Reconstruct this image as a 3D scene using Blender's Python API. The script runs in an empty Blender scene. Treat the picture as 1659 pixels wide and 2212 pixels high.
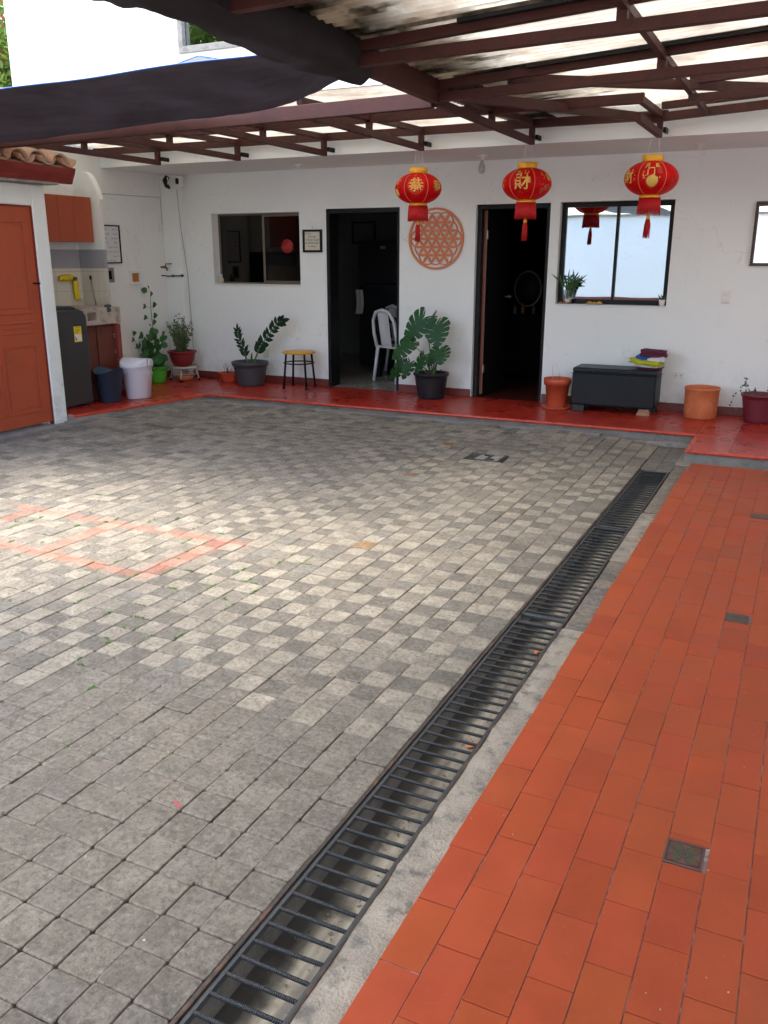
import bpy, bmesh, math, random
from mathutils import Vector, Matrix, noise
R = math.radians
rnd = random.Random(7)
S = bpy.context.scene
COL = S.collection

# ------------------------------------------------------------------ camera, world, sun, exposure
cam_d = bpy.data.cameras.new('camera'); cam = bpy.data.objects.new('camera', cam_d); COL.objects.link(cam)
f_ = 1860.0
vy = Vector((935.5, 547, -f_)).normalized(); vx = Vector((4015.5, -555, f_)).normalized()
vx = (vx - vy * vx.dot(vy)).normalized(); vz = vx.cross(vy)
M = Matrix((vx, vy, vz)).to_4x4(); M.translation = Vector((0, 0, 1.6))
cam.matrix_world = M
cam_d.sensor_fit = 'HORIZONTAL'; cam_d.sensor_width = 36; cam_d.lens = f_ / 1659 * 36
cam_d.clip_start = 0.05; cam_d.clip_end = 400
S.camera = cam
W = bpy.data.worlds.new('World'); S.world = W; W.use_nodes = True
SUN_EL, SUN_AZ = R(66), R(250)      # azimuth clockwise from +Y
wn = W.node_tree; bg = wn.nodes['Background']
sky = wn.nodes.new('ShaderNodeTexSky'); sky.sky_type = 'NISHITA'; sky.sun_disc = False
sky.sun_elevation = SUN_EL; sky.sun_rotation = SUN_AZ; sky.air_density = 1.0; sky.dust_density = 2.6; sky.ozone_density = 0.6
wn.links.new(sky.outputs[0], bg.inputs[0]); bg.inputs[1].default_value = 0.15
sl = bpy.data.lights.new('sun', 'SUN'); sl.energy = 1.5; sl.angle = R(40); sl.color = (1, 0.965, 0.87)
so = bpy.data.objects.new('sun', sl); COL.objects.link(so)
sd = Vector((math.sin(SUN_AZ) * math.cos(SUN_EL), math.cos(SUN_AZ) * math.cos(SUN_EL), math.sin(SUN_EL)))
so.rotation_euler = sd.to_track_quat('Z', 'Y').to_euler(); so.location = (-5, -5, 12)
S.view_settings.view_transform = 'Standard'; S.view_settings.look = 'None'
S.view_settings.exposure = 2.6; S.view_settings.gamma = 1
S.view_settings.use_curve_mapping = False
S.cycles.max_bounces = 10; S.cycles.diffuse_bounces = 6; S.cycles.transparent_max_bounces = 12

# ------------------------------------------------------------------ materials
def newmat(name):
    m = bpy.data.materials.new(name); m.use_nodes = True
    nt = m.node_tree; p = nt.nodes['Principled BSDF']
    return m, nt, p
def nd(nt, t, **kw):
    n = nt.nodes.new(t)
    for k, v in kw.items():
        if k.startswith('i_'):
            key = k[2:]; key = int(key) if key.isdigit() else key
            n.inputs[key].default_value = v
        else: setattr(n, k, v)
    return n
def ramp(nt, src, stops, out=0):
    r = nd(nt, 'ShaderNodeValToRGB'); e = r.color_ramp.elements
    while len(e) < len(stops): e.new(0.5)
    for i, (p, c) in enumerate(stops):
        e[i].position = p; e[i].color = (c if len(c) == 4 else tuple(c) + (1,)) if isinstance(c, (tuple, list)) else (c, c, c, 1)
    nt.links.new(src, r.inputs[0]); return r.outputs[0]
def mix(nt, fac, a, b, blend='MIX'):
    m = nd(nt, 'ShaderNodeMix', data_type='RGBA', blend_type=blend)
    for s, v in ((m.inputs[0], fac), (m.inputs[6], a), (m.inputs[7], b)):
        if isinstance(v, (int, float)): s.default_value = v
        elif isinstance(v, (tuple, list)): s.default_value = tuple(v)[:3] + (1,)
        else: nt.links.new(v, s)
    return m.outputs[2]
def mth(nt, op, a, b=None, c=None, clamp=False):
    m = nd(nt, 'ShaderNodeMath', operation=op); m.use_clamp = clamp
    for i, v in enumerate((a, b, c)):
        if v is None: continue
        if isinstance(v, (int, float)): m.inputs[i].default_value = v
        else: nt.links.new(v, m.inputs[i])
    return m.outputs[0]
def noisetex(nt, scale, detail=4, rough=.55, vec=None, dist=0):
    n = nd(nt, 'ShaderNodeTexNoise'); n.inputs['Scale'].default_value = scale; n.inputs['Detail'].default_value = detail
    n.inputs['Roughness'].default_value = rough; n.inputs['Distortion'].default_value = dist
    nt.links.new(vec if vec is not None else obj_co(nt), n.inputs['Vector']); return n.outputs['Fac']
def obj_co(nt):
    for n in nt.nodes:
        if n.type == 'TEX_COORD': return n.outputs['Object']
    return nd(nt, 'ShaderNodeTexCoord').outputs['Object']
def bump(nt, p, h, strength=.3, dist=.01):
    b = nd(nt, 'ShaderNodeBump'); b.inputs['Strength'].default_value = strength; b.inputs['Distance'].default_value = dist
    nt.links.new(h, b.inputs['Height']); nt.links.new(b.outputs[0], p.inputs['Normal'])
def surf(name, c, rough=.6, var=.15, scale=6, fine=60, bmp=.15, bd=.003, metal=0, spec=.5, c2=None, thr=(.45, .65), coat=0):
    """general surface: base colour with broad and fine variation, optional second colour in patches, bump"""
    m, nt, p = newmat(name)
    n1 = noisetex(nt, scale, 5); n2 = noisetex(nt, fine, 3)
    d = tuple(x * (1 - var) for x in c); l = tuple(min(1, x * (1 + var)) for x in c)
    col = mix(nt, ramp(nt, n1, [(.3, 0.0), (.7, 1.0)]), d, l)
    col = mix(nt, .35, col, mix(nt, ramp(nt, n2, [(.3, 0.0), (.7, 1.0)]), tuple(x * (1 - var * 1.3) for x in c), l))
    if c2:
        n3 = noisetex(nt, scale * 1.7, 8, .65)
        col = mix(nt, ramp(nt, n3, [(thr[0], 0.0), (thr[1], 1.0)]), col, c2)
    nt.links.new(col, p.inputs['Base Color'])
    rr = ramp(nt, n1, [(.3, max(.02, rough - .08)), (.7, min(1, rough + .08))]); nt.links.new(rr, p.inputs['Roughness'])
    p.inputs['Metallic'].default_value = metal; p.inputs['Specular IOR Level'].default_value = spec
    if coat: p.inputs['Coat Weight'].default_value = coat; p.inputs['Coat Roughness'].default_value = .15
    bump(nt, p, mth(nt, 'ADD', mth(nt, 'MULTIPLY', n1, .5), n2), bmp, bd)
    return m

MAT = {}
def M_(k): return MAT[k]
def wall_mat(name, c, stain=(.36, .33, .3), amt=.5):
    m, nt, p = newmat(name)
    co = obj_co(nt)
    n1 = noisetex(nt, 1.3, 5); n2 = noisetex(nt, 140, 3); n3 = noisetex(nt, 9, 8, .7)
    mp = nd(nt, 'ShaderNodeMapping'); mp.inputs['Scale'].default_value = (14, 14, 1.2); nt.links.new(co, mp.inputs[0])
    st = noisetex(nt, 1.0, 5, .6, vec=mp.outputs[0])
    col = mix(nt, ramp(nt, n1, [(.3, 0.0), (.7, 1.0)]), tuple(x * .955 for x in c), c)
    sm = mth(nt, 'MULTIPLY', ramp(nt, st, [(.58, 0.0), (.8, 1.0)]), ramp(nt, n3, [(.5, 0.0), (.75, 1.0)]))
    col = mix(nt, mth(nt, 'MULTIPLY', sm, amt), col, stain)
    sp = nd(nt, 'ShaderNodeSeparateXYZ'); nt.links.new(co, sp.inputs[0])
    # scuffed dirt splashed on the foot of the wall
    low = mth(nt, 'MULTIPLY', mth(nt, 'MULTIPLY', mth(nt, 'SUBTRACT', .6, sp.outputs[2], clamp=True), 1.8), ramp(nt, n3, [(.45, 0.0), (.7, 1.0)]))
    col = mix(nt, mth(nt, 'MULTIPLY', low, amt * .9), col, stain)
    vc = nd(nt, 'ShaderNodeTexVoronoi'); vc.feature = 'DISTANCE_TO_EDGE'; vc.inputs['Scale'].default_value = .75
    mv = nd(nt, 'ShaderNodeVectorMath', operation='ADD'); nt.links.new(co, mv.inputs[0]); nv = nd(nt, 'ShaderNodeTexNoise'); nv.inputs['Scale'].default_value = 3.5; nv.inputs['Detail'].default_value = 6; nt.links.new(co, nv.inputs['Vector']); nt.links.new(nv.outputs['Color'], mv.inputs[1]); nt.links.new(mv.outputs[0], vc.inputs[0])
    ck = mth(nt, 'MULTIPLY', ramp(nt, vc.outputs[0], [(.0015, 1.0), (.004, 0.0)]), ramp(nt, n1, [(.48, 0.0), (.56, 1.0)]))
    col = mix(nt, mth(nt, 'MULTIPLY', ck, .4), col, stain)
    nt.links.new(col, p.inputs['Base Color']); p.inputs['Roughness'].default_value = .75; p.inputs['Specular IOR Level'].default_value = .3
    bump(nt, p, mth(nt, 'ADD', mth(nt, 'MULTIPLY', n3, 1.2), mth(nt, 'MULTIPLY', n2, .5)), .25, .004)
    return m
MAT['wall'] = wall_mat('white_plaster', (.79, .835, .825))
MAT['wall2'] = wall_mat('weathered_plaster', (.79, .82, .80), (.3, .28, .25), .7)
MAT['upper'] = wall_mat('bright_plaster', (.86, .86, .85), (.3, .28, .26), .8)
MAT['paint_grey'] = surf('grey_band_paint', (.34, .35, .39), .6, .06)
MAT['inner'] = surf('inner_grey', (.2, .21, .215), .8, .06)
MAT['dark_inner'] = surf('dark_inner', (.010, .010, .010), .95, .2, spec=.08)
MAT['steel'] = surf('maroon_steel', (.058, .017, .013), .6, .3, 5, 50, .1, .002, c2=(.03, .014, .012), thr=(.55, .75), spec=.3)
MAT['black'] = surf('black_paint', (.009, .0095, .0105), .5, .2, 8, 80, .05, .001, spec=.22)
MAT['alu'] = surf('bronze_aluminium', (.2, .17, .14), .4, .1, metal=.5)
MAT['concrete'] = surf('rough_concrete', (.27, .243, .2), .88, .3, 9, 120, .9, .008, c2=(.12, .112, .098), thr=(.5, .64))
MAT['cement'] = surf('grey_cement', (.26, .245, .225), .85, .25, 5, 70, .5, .005, c2=(.13, .125, .11), thr=(.5, .72))
MAT['soil'] = surf('joint_soil', (.15, .13, .11), .95, .35, 9, 150, .6, .01, c2=(.03, .022, .017), thr=(.48, .6))
MAT['pot_earth'] = surf('pot_soil', (.035, .025, .018), .95, .4, 30, 150, .8, .01)
MAT['rebar'] = None
MAT['red_paint'] = surf('dark_red_paint', (.2, .028, .02), .38, .2, 5, 60, .15, .003, c2=(.13, .02, .015), thr=(.55, .75))
MAT['brick_door'] = surf('brick_red_wood', (.40, .072, .027), .5, .13, 4, 60, .2, .003, c2=(.28, .07, .03), thr=(.55, .75))
MAT['cab'] = surf('red_brown_laminate', (.34, .07, .03), .42, .1, 4, 80, .05, .001)
MAT['cab_dark'] = surf('dark_brown_laminate', (.13, .035, .022), .45, .12, 4, 80, .05, .001)
MAT['skirt'] = surf('skirting_tile', (.17, .035, .026), .4, .2, 5, 50, .2, .003)
MAT['grey_plastic'] = surf('charcoal_metal', (.045, .046, .047), .38, .08, 6, 120, .05, .001)
MAT['blackplastic'] = surf('black_plastic', (.02, .021, .025), .45, .12, 8, 120, .1, .001, spec=.22)
MAT['greyplastic2'] = surf('slate_plastic', (.05, .054, .06), .45, .1, 8, 100, .1, .002)
MAT['blueplastic'] = surf('navy_plastic', (.03, .062, .11), .42, .1, 6, 100, .06, .001)
MAT['whiteplastic'] = surf('white_plastic', (.68, .69, .76), .35, .05, 4, 100, .05, .001)
MAT['chairplastic'] = surf('chair_plastic', (.7, .71, .72), .4, .05)
MAT['greenplastic'] = surf('green_plastic', (.07, .4, .03), .4, .06)
MAT['redplastic'] = surf('red_plastic', (.22, .018, .022), .4, .1)
MAT['maroonplastic'] = surf('maroon_plastic', (.15, .018, .032), .42, .1)
MAT['orangeplastic'] = surf('orange_plastic', (.5, .085, .035), .42, .08)
MAT['redorange'] = surf('red_orange_plastic', (.5, .06, .022), .4, .1)
MAT['clay'] = surf('fired_clay', (.55, .15, .055), .75, .16, 9, 80, .3, .004, c2=(.58, .22, .11), thr=(.55, .72))
MAT['rooftile'] = surf('roof_tile_clay', (.48, .27, .16), .85, .3, 6, 60, .5, .006, c2=(.3, .27, .22), thr=(.48, .62))
MAT['roofred'] = surf('far_roof_clay', (.36, .12, .075), .85, .3, 4, 40, .5, .01)
MAT['leather'] = surf('black_leatherette', (.013, .017, .02), .42, .12, 10, 220, .3, .002, spec=.22)
MAT['yellow'] = surf('yellow_seat', (.72, .38, .02), .4, .08, 10, 80, .05, .001, c2=(.5, .25, .02), thr=(.6, .8))
MAT['glove'] = surf('yellow_rubber', (.75, .55, .01), .45, .1)
MAT['bluepaint'] = surf('blue_cord', (.01, .1, .45), .5, .1)
MAT['gold'] = surf('gold_foil', (.8, .42, .03), .4, .15, 12, 60, .05, .001, metal=.25)
MAT['goldprint'] = surf('gold_print', (.72, .48, .1), .45, .15)
MAT['goldrib'] = surf('gold_rib', (.75, .25, .08), .4, .1)
MAT['dimprint'] = surf('dim_print', (.45, .05, .02), .5, .15)
MAT['orangeprint'] = surf('orange_print', (.9, .2, .05), .5, .1)
MAT['fringe'] = None
MAT['medal'] = surf('copper_coloured_wood', (.62, .19, .07), .55, .08)
MAT['paper'] = surf('paper', (.66, .64, .53), .8, .05)
MAT['paperwhite'] = surf('white_paper', (.68, .7, .72), .6, .05)
MAT['ink'] = surf('ink', (.015, .015, .016), .7, .1)
MAT['chrome'] = surf('dull_metal', (.3, .3, .29), .35, .1, metal=.9)
MAT['brass'] = surf('brass', (.2, .13, .06), .4, .1, metal=.7)
MAT['twig'] = surf('dry_twig', (.1, .075, .05), .8, .2)
MAT['stem'] = surf('green_stem', (.07, .13, .035), .6, .15)
MAT['wood'] = surf('pale_wood', (.5, .44, .36), .7, .15)
MAT['porcelain'] = surf('porcelain', (.75, .74, .72), .25, .03)
MAT['frame_bronze'] = surf('bronze_frame', (.06, .035, .022), .45, .4, 60, 200, .6, .004, c2=(.3, .2, .1), thr=(.6, .75))
MAT['purple'] = surf('purple_cloth', (.1, .012, .04), .9, .15, 8, 200, .4, .004)
MAT['limecloth'] = surf('lime_cloth', (.45, .45, .02), .9, .12, 8, 200, .4, .004)
MAT['bluecloth'] = surf('blue_cloth', (.01, .1, .35), .9, .12, 8, 200, .4, .004)
MAT['whitecloth'] = surf('white_cloth', (.6, .62, .66), .9, .05, 8, 200, .4, .004)
MAT['sticker'] = surf('red_sticker', (.32, .012, .016), .5, .05)
MAT['labelyellow'] = surf('label_yellow', (.8, .6, .02), .5, .03)
MAT['leafdry'] = surf('dry_leaf', (.55, .17, .04), .7, .3)
MAT['white'] = surf('white_enamel', (.75, .75, .73), .4, .03)
MAT['terrazzo'] = surf('terrazzo', (.34, .32, .29), .25, .2, 40, 160, .02, .001, c2=(.1, .1, .09), thr=(.55, .62))
MAT['ottoman_foot'] = surf('dark_foot', (.02, .02, .022), .5, .1)

def leafmat(name, c, rough=.4, trans=.12):
    m, nt, p = newmat(name)
    n = noisetex(nt, 30, 4)
    col = mix(nt, ramp(nt, n, [(.3, 0.0), (.7, 1.0)]), tuple(x * .65 for x in c), tuple(x * 1.3 for x in c))
    nt.links.new(col, p.inputs['Base Color']); p.inputs['Roughness'].default_value = rough; p.inputs['Specular IOR Level'].default_value = .3
    t = nd(nt, 'ShaderNodeBsdfTranslucent'); nt.links.new(col, t.inputs[0])
    ms = nd(nt, 'ShaderNodeMixShader'); ms.inputs[0].default_value = trans
    nt.links.new(p.outputs[0], ms.inputs[1]); nt.links.new(t.outputs[0], ms.inputs[2])
    nt.links.new(ms.outputs[0], nt.nodes['Material Output'].inputs[0]); return m
MAT['leaf_dark'] = leafmat('monstera_leaf', (.014, .075, .018), .45)
MAT['leaf_zz'] = leafmat('glossy_leaf', (.012, .04, .02), .3)
MAT['leaf_mid'] = leafmat('green_leaf', (.04, .13, .035), .5)
MAT['leaf_pale'] = leafmat('pale_leaf', (.1, .14, .055), .6)
MAT['leaf_bamboo'] = leafmat('bamboo_leaf', (.03, .1, .02), .4)
MAT['tree_leaf'] = leafmat('tree_leaf', (.12, .2, .03), .6, .35)
MAT['tree_leaf_red'] = leafmat('reddish_leaf', (.4, .14, .05), .6, .3)
MAT['grass'] = leafmat('grass_blade', (.1, .24, .03), .7)

def lanternmat():
    m, nt, p = newmat('lantern_silk')
    n = noisetex(nt, 9, 5)
    col = mix(nt, ramp(nt, n, [(.35, 0.0), (.7, 1.0)]), (.62, .0015, .006), (.82, .002, .009))
    nt.links.new(col, p.inputs['Base Color']); p.inputs['Roughness'].default_value = .5
    p.inputs['Specular IOR Level'].default_value = .2
    t = nd(nt, 'ShaderNodeBsdfTranslucent'); nt.links.new(col, t.inputs[0])
    ms = nd(nt, 'ShaderNodeMixShader'); ms.inputs[0].default_value = .3
    nt.links.new(p.outputs[0], ms.inputs[1]); nt.links.new(t.outputs[0], ms.inputs[2])
    nt.links.new(ms.outputs[0], nt.nodes['Material Output'].inputs[0]); return m
MAT['lantern'] = lanternmat()
m, nt, p = newmat('red_fringe'); MAT['fringe'] = m
co = obj_co(nt); mp = nd(nt, 'ShaderNodeMapping'); mp.inputs['Scale'].default_value = (160, 160, 4); nt.links.new(co, mp.inputs[0])
n = noisetex(nt, 1, 2, vec=mp.outputs[0])
nt.links.new(mix(nt, n, (.28, .001, .003), (.7, .004, .008)), p.inputs['Base Color']); p.inputs['Roughness'].default_value = .6
bump(nt, p, n, .6, .004)
# ribbed rusty bar
m, nt, p = newmat('ribbed_bar'); MAT['rebar'] = m
co = obj_co(nt); n1 = noisetex(nt, 14, 5); wv = nd(nt, 'ShaderNodeTexWave'); wv.bands_direction = 'X'
wv.inputs['Scale'].default_value = 55; wv.inputs['Distortion'].default_value = 0.5; nt.links.new(co, wv.inputs[0])
nt.links.new(mix(nt, ramp(nt, n1, [(.5, 0.0), (.75, 1.0)]), (.032, .038, .042), (.085, .055, .042)), p.inputs['Base Color'])
p.inputs['Roughness'].default_value = .5; p.inputs['Metallic'].default_value = .25; bump(nt, p, wv.outputs[1], .9, .003)
MAT['grateframe'] = surf('grate_frame', (.045, .052, .057), .45, .35, 8, 70, .4, .003, metal=.2, c2=(.12, .07, .048), thr=(.6, .78))
MAT['rustyframe'] = surf('rusty_angle', (.03, .022, .018), .7, .4, 8, 90, .5, .003, c2=(.12, .055, .028), thr=(.52, .7))
# drain bed: pale scoured middle, black wet silt towards the sides
m, nt, p = newmat('drain_bed'); MAT['bed'] = m
co = obj_co(nt); n1 = noisetex(nt, 4, 6, .6, dist=.6); n2 = noisetex(nt, 60, 4)
mp = nd(nt, 'ShaderNodeMapping'); mp.inputs['Scale'].default_value = (20, 2, 1); nt.links.new(co, mp.inputs[0])
n3 = noisetex(nt, 1, 6, .6, vec=mp.outputs[0])
col = mix(nt, ramp(nt, n3, [(.38, 0.0), (.6, 1.0)]), (.15, .14, .118), (.36, .335, .28))
col = mix(nt, ramp(nt, n1, [(.52, 0.0), (.68, 1.0)]), col, (.06, .057, .05))
col = mix(nt, ramp(nt, n2, [(.62, 0.0), (.7, 1.0)]), col, (.07, .05, .035))
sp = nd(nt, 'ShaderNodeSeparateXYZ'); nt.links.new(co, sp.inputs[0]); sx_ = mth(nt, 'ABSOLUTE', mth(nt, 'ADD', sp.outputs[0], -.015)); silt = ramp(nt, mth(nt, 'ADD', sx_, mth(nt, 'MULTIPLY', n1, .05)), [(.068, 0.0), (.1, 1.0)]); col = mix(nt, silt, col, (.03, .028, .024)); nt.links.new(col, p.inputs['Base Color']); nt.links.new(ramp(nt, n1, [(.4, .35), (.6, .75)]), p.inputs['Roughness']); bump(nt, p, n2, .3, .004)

def glassmat(name, tint, refl, rough=.0, vary=0):
    """pane: reflective film or plain glass seen as tint + mirror-like reflection"""
    m, nt, p = newmat(name); nt.nodes.remove(p)
    t = nd(nt, 'ShaderNodeBsdfTransparent'); t.inputs[0].default_value = tuple(tint) + (1,)
    g = nd(nt, 'ShaderNodeBsdfGlossy'); g.inputs[0].default_value = tuple(refl[1]) + (1,); g.inputs['Roughness'].default_value = rough
    ms = nd(nt, 'ShaderNodeMixShader')
    if refl[0] is None:
        fr = nd(nt, 'ShaderNodeFresnel'); fr.inputs[0].default_value = 1.5; nt.links.new(fr.outputs[0], ms.inputs[0])
    else: ms.inputs[0].default_value = refl[0]
    nt.links.new(t.outputs[0], ms.inputs[1]); nt.links.new(g.outputs[0], ms.inputs[2])
    nt.links.new(ms.outputs[0], nt.nodes['Material Output'].inputs[0]); return m
MAT['filmglass'] = glassmat('mirror_film_glass', (.02, .02, .02), (.97, (.54, .60, .60)), .01)
MAT['darkglass'] = glassmat('smoky_glass', (.24, .215, .19), (None, (1, 1, 1)), .02)
MAT['glass'] = glassmat('clear_glass', (.85, .9, .9), (.15, (1, 1, 1)), .02)
MAT['mirror'] = glassmat('mirror', (0, 0, 0), (1, (.9, .9, .86)), .005)
MAT['upglass'] = glassmat('upstairs_glass', (.1, .12, .1), (.8, (.9, .9, .85)), .01)

def clothmat(name, c, trans, alpha=1.0, fine=260):
    m, nt, p = newmat(name)
    n = noisetex(nt, 5, 5); n2 = noisetex(nt, fine, 2)
    col = mix(nt, ramp(nt, n, [(.3, 0.0), (.7, 1.0)]), tuple(x * .7 for x in c), tuple(x * 1.25 for x in c))
    nt.links.new(col, p.inputs['Base Color']); p.inputs['Roughness'].default_value = .65
    bump(nt, p, n2, .5, .003)
    t = nd(nt, 'ShaderNodeBsdfTranslucent'); t.inputs[0].default_value = tuple(trans) + (1,)
    ms = nd(nt, 'ShaderNodeMixShader'); ms.inputs[0].default_value = .5
    nt.links.new(p.outputs[0], ms.inputs[1]); nt.links.new(t.outputs[0], ms.inputs[2]); out = ms.outputs[0]
    if alpha == 1.0:
        tr = nd(nt, 'ShaderNodeBsdfTransparent'); m2 = nd(nt, 'ShaderNodeMixShader'); nw = noisetex(nt, 2.2, 5, .6)
        nt.links.new(mth(nt, 'SUBTRACT', 1.0, mth(nt, 'MULTIPLY', ramp(nt, nw, [(.35, .1), (.7, 1.0)]), .045)), m2.inputs[0])
        nt.links.new(tr.outputs[0], m2.inputs[1]); nt.links.new(out, m2.inputs[2]); out = m2.outputs[0]
    if alpha < 1:
        tr = nd(nt, 'ShaderNodeBsdfTransparent'); m2 = nd(nt, 'ShaderNodeMixShader'); m2.inputs[0].default_value = alpha
        nt.links.new(tr.outputs[0], m2.inputs[1]); nt.links.new(out, m2.inputs[2]); out = m2.outputs[0]
    nt.links.new(out, nt.nodes['Material Output'].inputs[0]); return m
MAT['shade'] = clothmat('black_shade_mesh', (.042, .037, .044), (.068, .056, .068))
MAT['shade_thin'] = clothmat('thin_shade_mesh', (.03, .03, .035), (.06, .06, .07), .75)
MAT['shade_grey'] = clothmat('grey_tarpaulin', (.17, .18, .2), (.25, .27, .3))
# translucent corrugated sheet with moss and soot stains and dark chord bands
SHX, SHY = 0.0, 5.7   # the pergola's base is at x=-2.38, y=5.7, so the gutter edge is x=0 here
m, nt, p = newmat('corrugated_sheet'); MAT['sheet'] = m
co = obj_co(nt); sp = nd(nt, 'ShaderNodeSeparateXYZ'); nt.links.new(co, sp.inputs[0])
mp = nd(nt, 'ShaderNodeMapping'); mp.inputs['Scale'].default_value = (2.2, 6, 1); nt.links.new(co, mp.inputs[0])
ns = noisetex(nt, 1.0, 6, .65, vec=mp.outputs[0]); nb = noisetex(nt, 3.2, 7, .65)
edge = mth(nt, 'SUBTRACT', 1.15, mth(nt, 'MULTIPLY', mth(nt, 'ADD', sp.outputs[0], SHX), 1.25), clamp=True)   # gutter edge
# dark lines along each corrugation; further down, dark bands along the chords
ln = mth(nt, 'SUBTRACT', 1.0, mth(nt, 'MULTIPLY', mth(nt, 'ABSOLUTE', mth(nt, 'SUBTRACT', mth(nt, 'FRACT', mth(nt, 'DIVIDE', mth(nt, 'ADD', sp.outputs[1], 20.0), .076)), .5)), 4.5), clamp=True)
edge = mth(nt, 'MULTIPLY', edge, mth(nt, 'GREATER_THAN', sp.outputs[0], -.25))
dirt = mth(nt, 'ADD', mth(nt, 'MULTIPLY', edge, 1.0), mth(nt, 'MULTIPLY', ramp(nt, ns, [(.5, 0.0), (.75, 1.0)]), .55))
dirt = mth(nt, 'SUBTRACT', mth(nt, 'ADD', dirt, nb), .72, clamp=True)
dirt = mth(nt, 'MULTIPLY', dirt, 1.5, clamp=True)
edge2 = mth(nt, 'SUBTRACT', 1.25, mth(nt, 'MULTIPLY', mth(nt, 'ADD', sp.outputs[0], SHX), .62), clamp=True)
edge2 = mth(nt, 'MULTIPLY', edge2, mth(nt, 'GREATER_THAN', sp.outputs[0], -.25))
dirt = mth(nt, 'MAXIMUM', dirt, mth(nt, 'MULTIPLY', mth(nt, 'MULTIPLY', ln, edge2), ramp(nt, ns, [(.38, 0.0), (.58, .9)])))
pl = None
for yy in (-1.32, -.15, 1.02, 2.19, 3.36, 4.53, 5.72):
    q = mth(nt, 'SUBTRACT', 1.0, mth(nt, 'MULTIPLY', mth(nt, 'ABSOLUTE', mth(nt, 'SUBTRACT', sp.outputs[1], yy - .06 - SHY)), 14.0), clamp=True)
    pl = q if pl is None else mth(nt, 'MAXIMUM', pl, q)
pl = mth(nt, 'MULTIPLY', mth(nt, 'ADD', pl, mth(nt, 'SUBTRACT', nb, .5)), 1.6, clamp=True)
dirt = mth(nt, 'MAXIMUM', dirt, pl); dirt = mth(nt, 'MAXIMUM', dirt, mth(nt, 'MULTIPLY', ln, mth(nt, 'MULTIPLY', ramp(nt, nb, [(.3, .3), (.6, .8)]), .55)))  # chord bands and corrugation lines darken the sheet as well as dirt
col = mix(nt, dirt, (.63, .605, .55), (.03, .027, .02))
col = mix(nt, mth(nt, 'MULTIPLY', ramp(nt, nb, [(.4, 0.0), (.62, 1.0)]), .4), col, (.5, .42, .34))
t = nd(nt, 'ShaderNodeBsdfTranslucent'); nt.links.new(col, t.inputs[0]); nt.links.new(col, p.inputs['Base Color'])
ms = nd(nt, 'ShaderNodeMixShader'); ms.inputs[0].default_value = .76
nt.links.new(p.outputs[0], ms.inputs[1]); nt.links.new(t.outputs[0], ms.inputs[2]); nt.links.new(ms.outputs[0], nt.nodes['Material Output'].inputs[0])

def attr(nt, name):
    a = nd(nt, 'ShaderNodeAttribute'); a.attribute_name = name; return a
# pavers
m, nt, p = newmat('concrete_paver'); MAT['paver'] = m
co = obj_co(nt); at = attr(nt, 'tone')
n1 = noisetex(nt, 16, 10, .78, dist=.5); n2 = noisetex(nt, 130, 6, .7); n3 = noisetex(nt, 2.2, 6, .6); n4 = noisetex(nt, 55, 6, .7)
vor = nd(nt, 'ShaderNodeTexVoronoi'); vor.inputs['Scale'].default_value = 75; nt.links.new(co, vor.inputs[0])
col = mix(nt, ramp(nt, n1, [(.32, 0.0), (.68, 1.0)]), (.62, .6, .57), (1.24, 1.25, 1.25))
col = mix(nt, 1.0, at.outputs[0], col, 'MULTIPLY')
col = mix(nt, mth(nt, 'MULTIPLY', ramp(nt, n4, [(.51, 0.0), (.6, 1.0)]), .85), col, mix(nt, .5, col, (.075, .066, .055)))
col = mix(nt, mth(nt, 'MULTIPLY', ramp(nt, n4, [(.34, 1.0), (.44, 0.0)]), .6), col, (.4, .37, .325))
pit = ramp(nt, vor.outputs[0], [(.05, 1.0), (.16, 0.0)]); pit = mth(nt, 'MULTIPLY', pit, ramp(nt, n1, [(.5, 0.0), (.62, 1.0)]))
col = mix(nt, mth(nt, 'MULTIPLY', pit, .5), col, (.07, .06, .05))
# broad grime blotches and a few pale paint splashes
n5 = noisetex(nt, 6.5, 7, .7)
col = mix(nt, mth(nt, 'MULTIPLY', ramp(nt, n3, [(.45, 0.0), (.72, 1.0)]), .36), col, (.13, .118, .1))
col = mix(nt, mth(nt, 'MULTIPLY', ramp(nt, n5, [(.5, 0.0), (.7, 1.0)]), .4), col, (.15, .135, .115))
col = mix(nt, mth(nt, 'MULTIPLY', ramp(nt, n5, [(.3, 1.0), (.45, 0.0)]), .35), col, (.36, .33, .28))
nsp = noisetex(nt, 42, 2, .4); col = mix(nt, ramp(nt, nsp, [(.785, 0.0), (.8, 1.0)]), col, (.6, .58, .54))
ed = at.outputs['Alpha']
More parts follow.
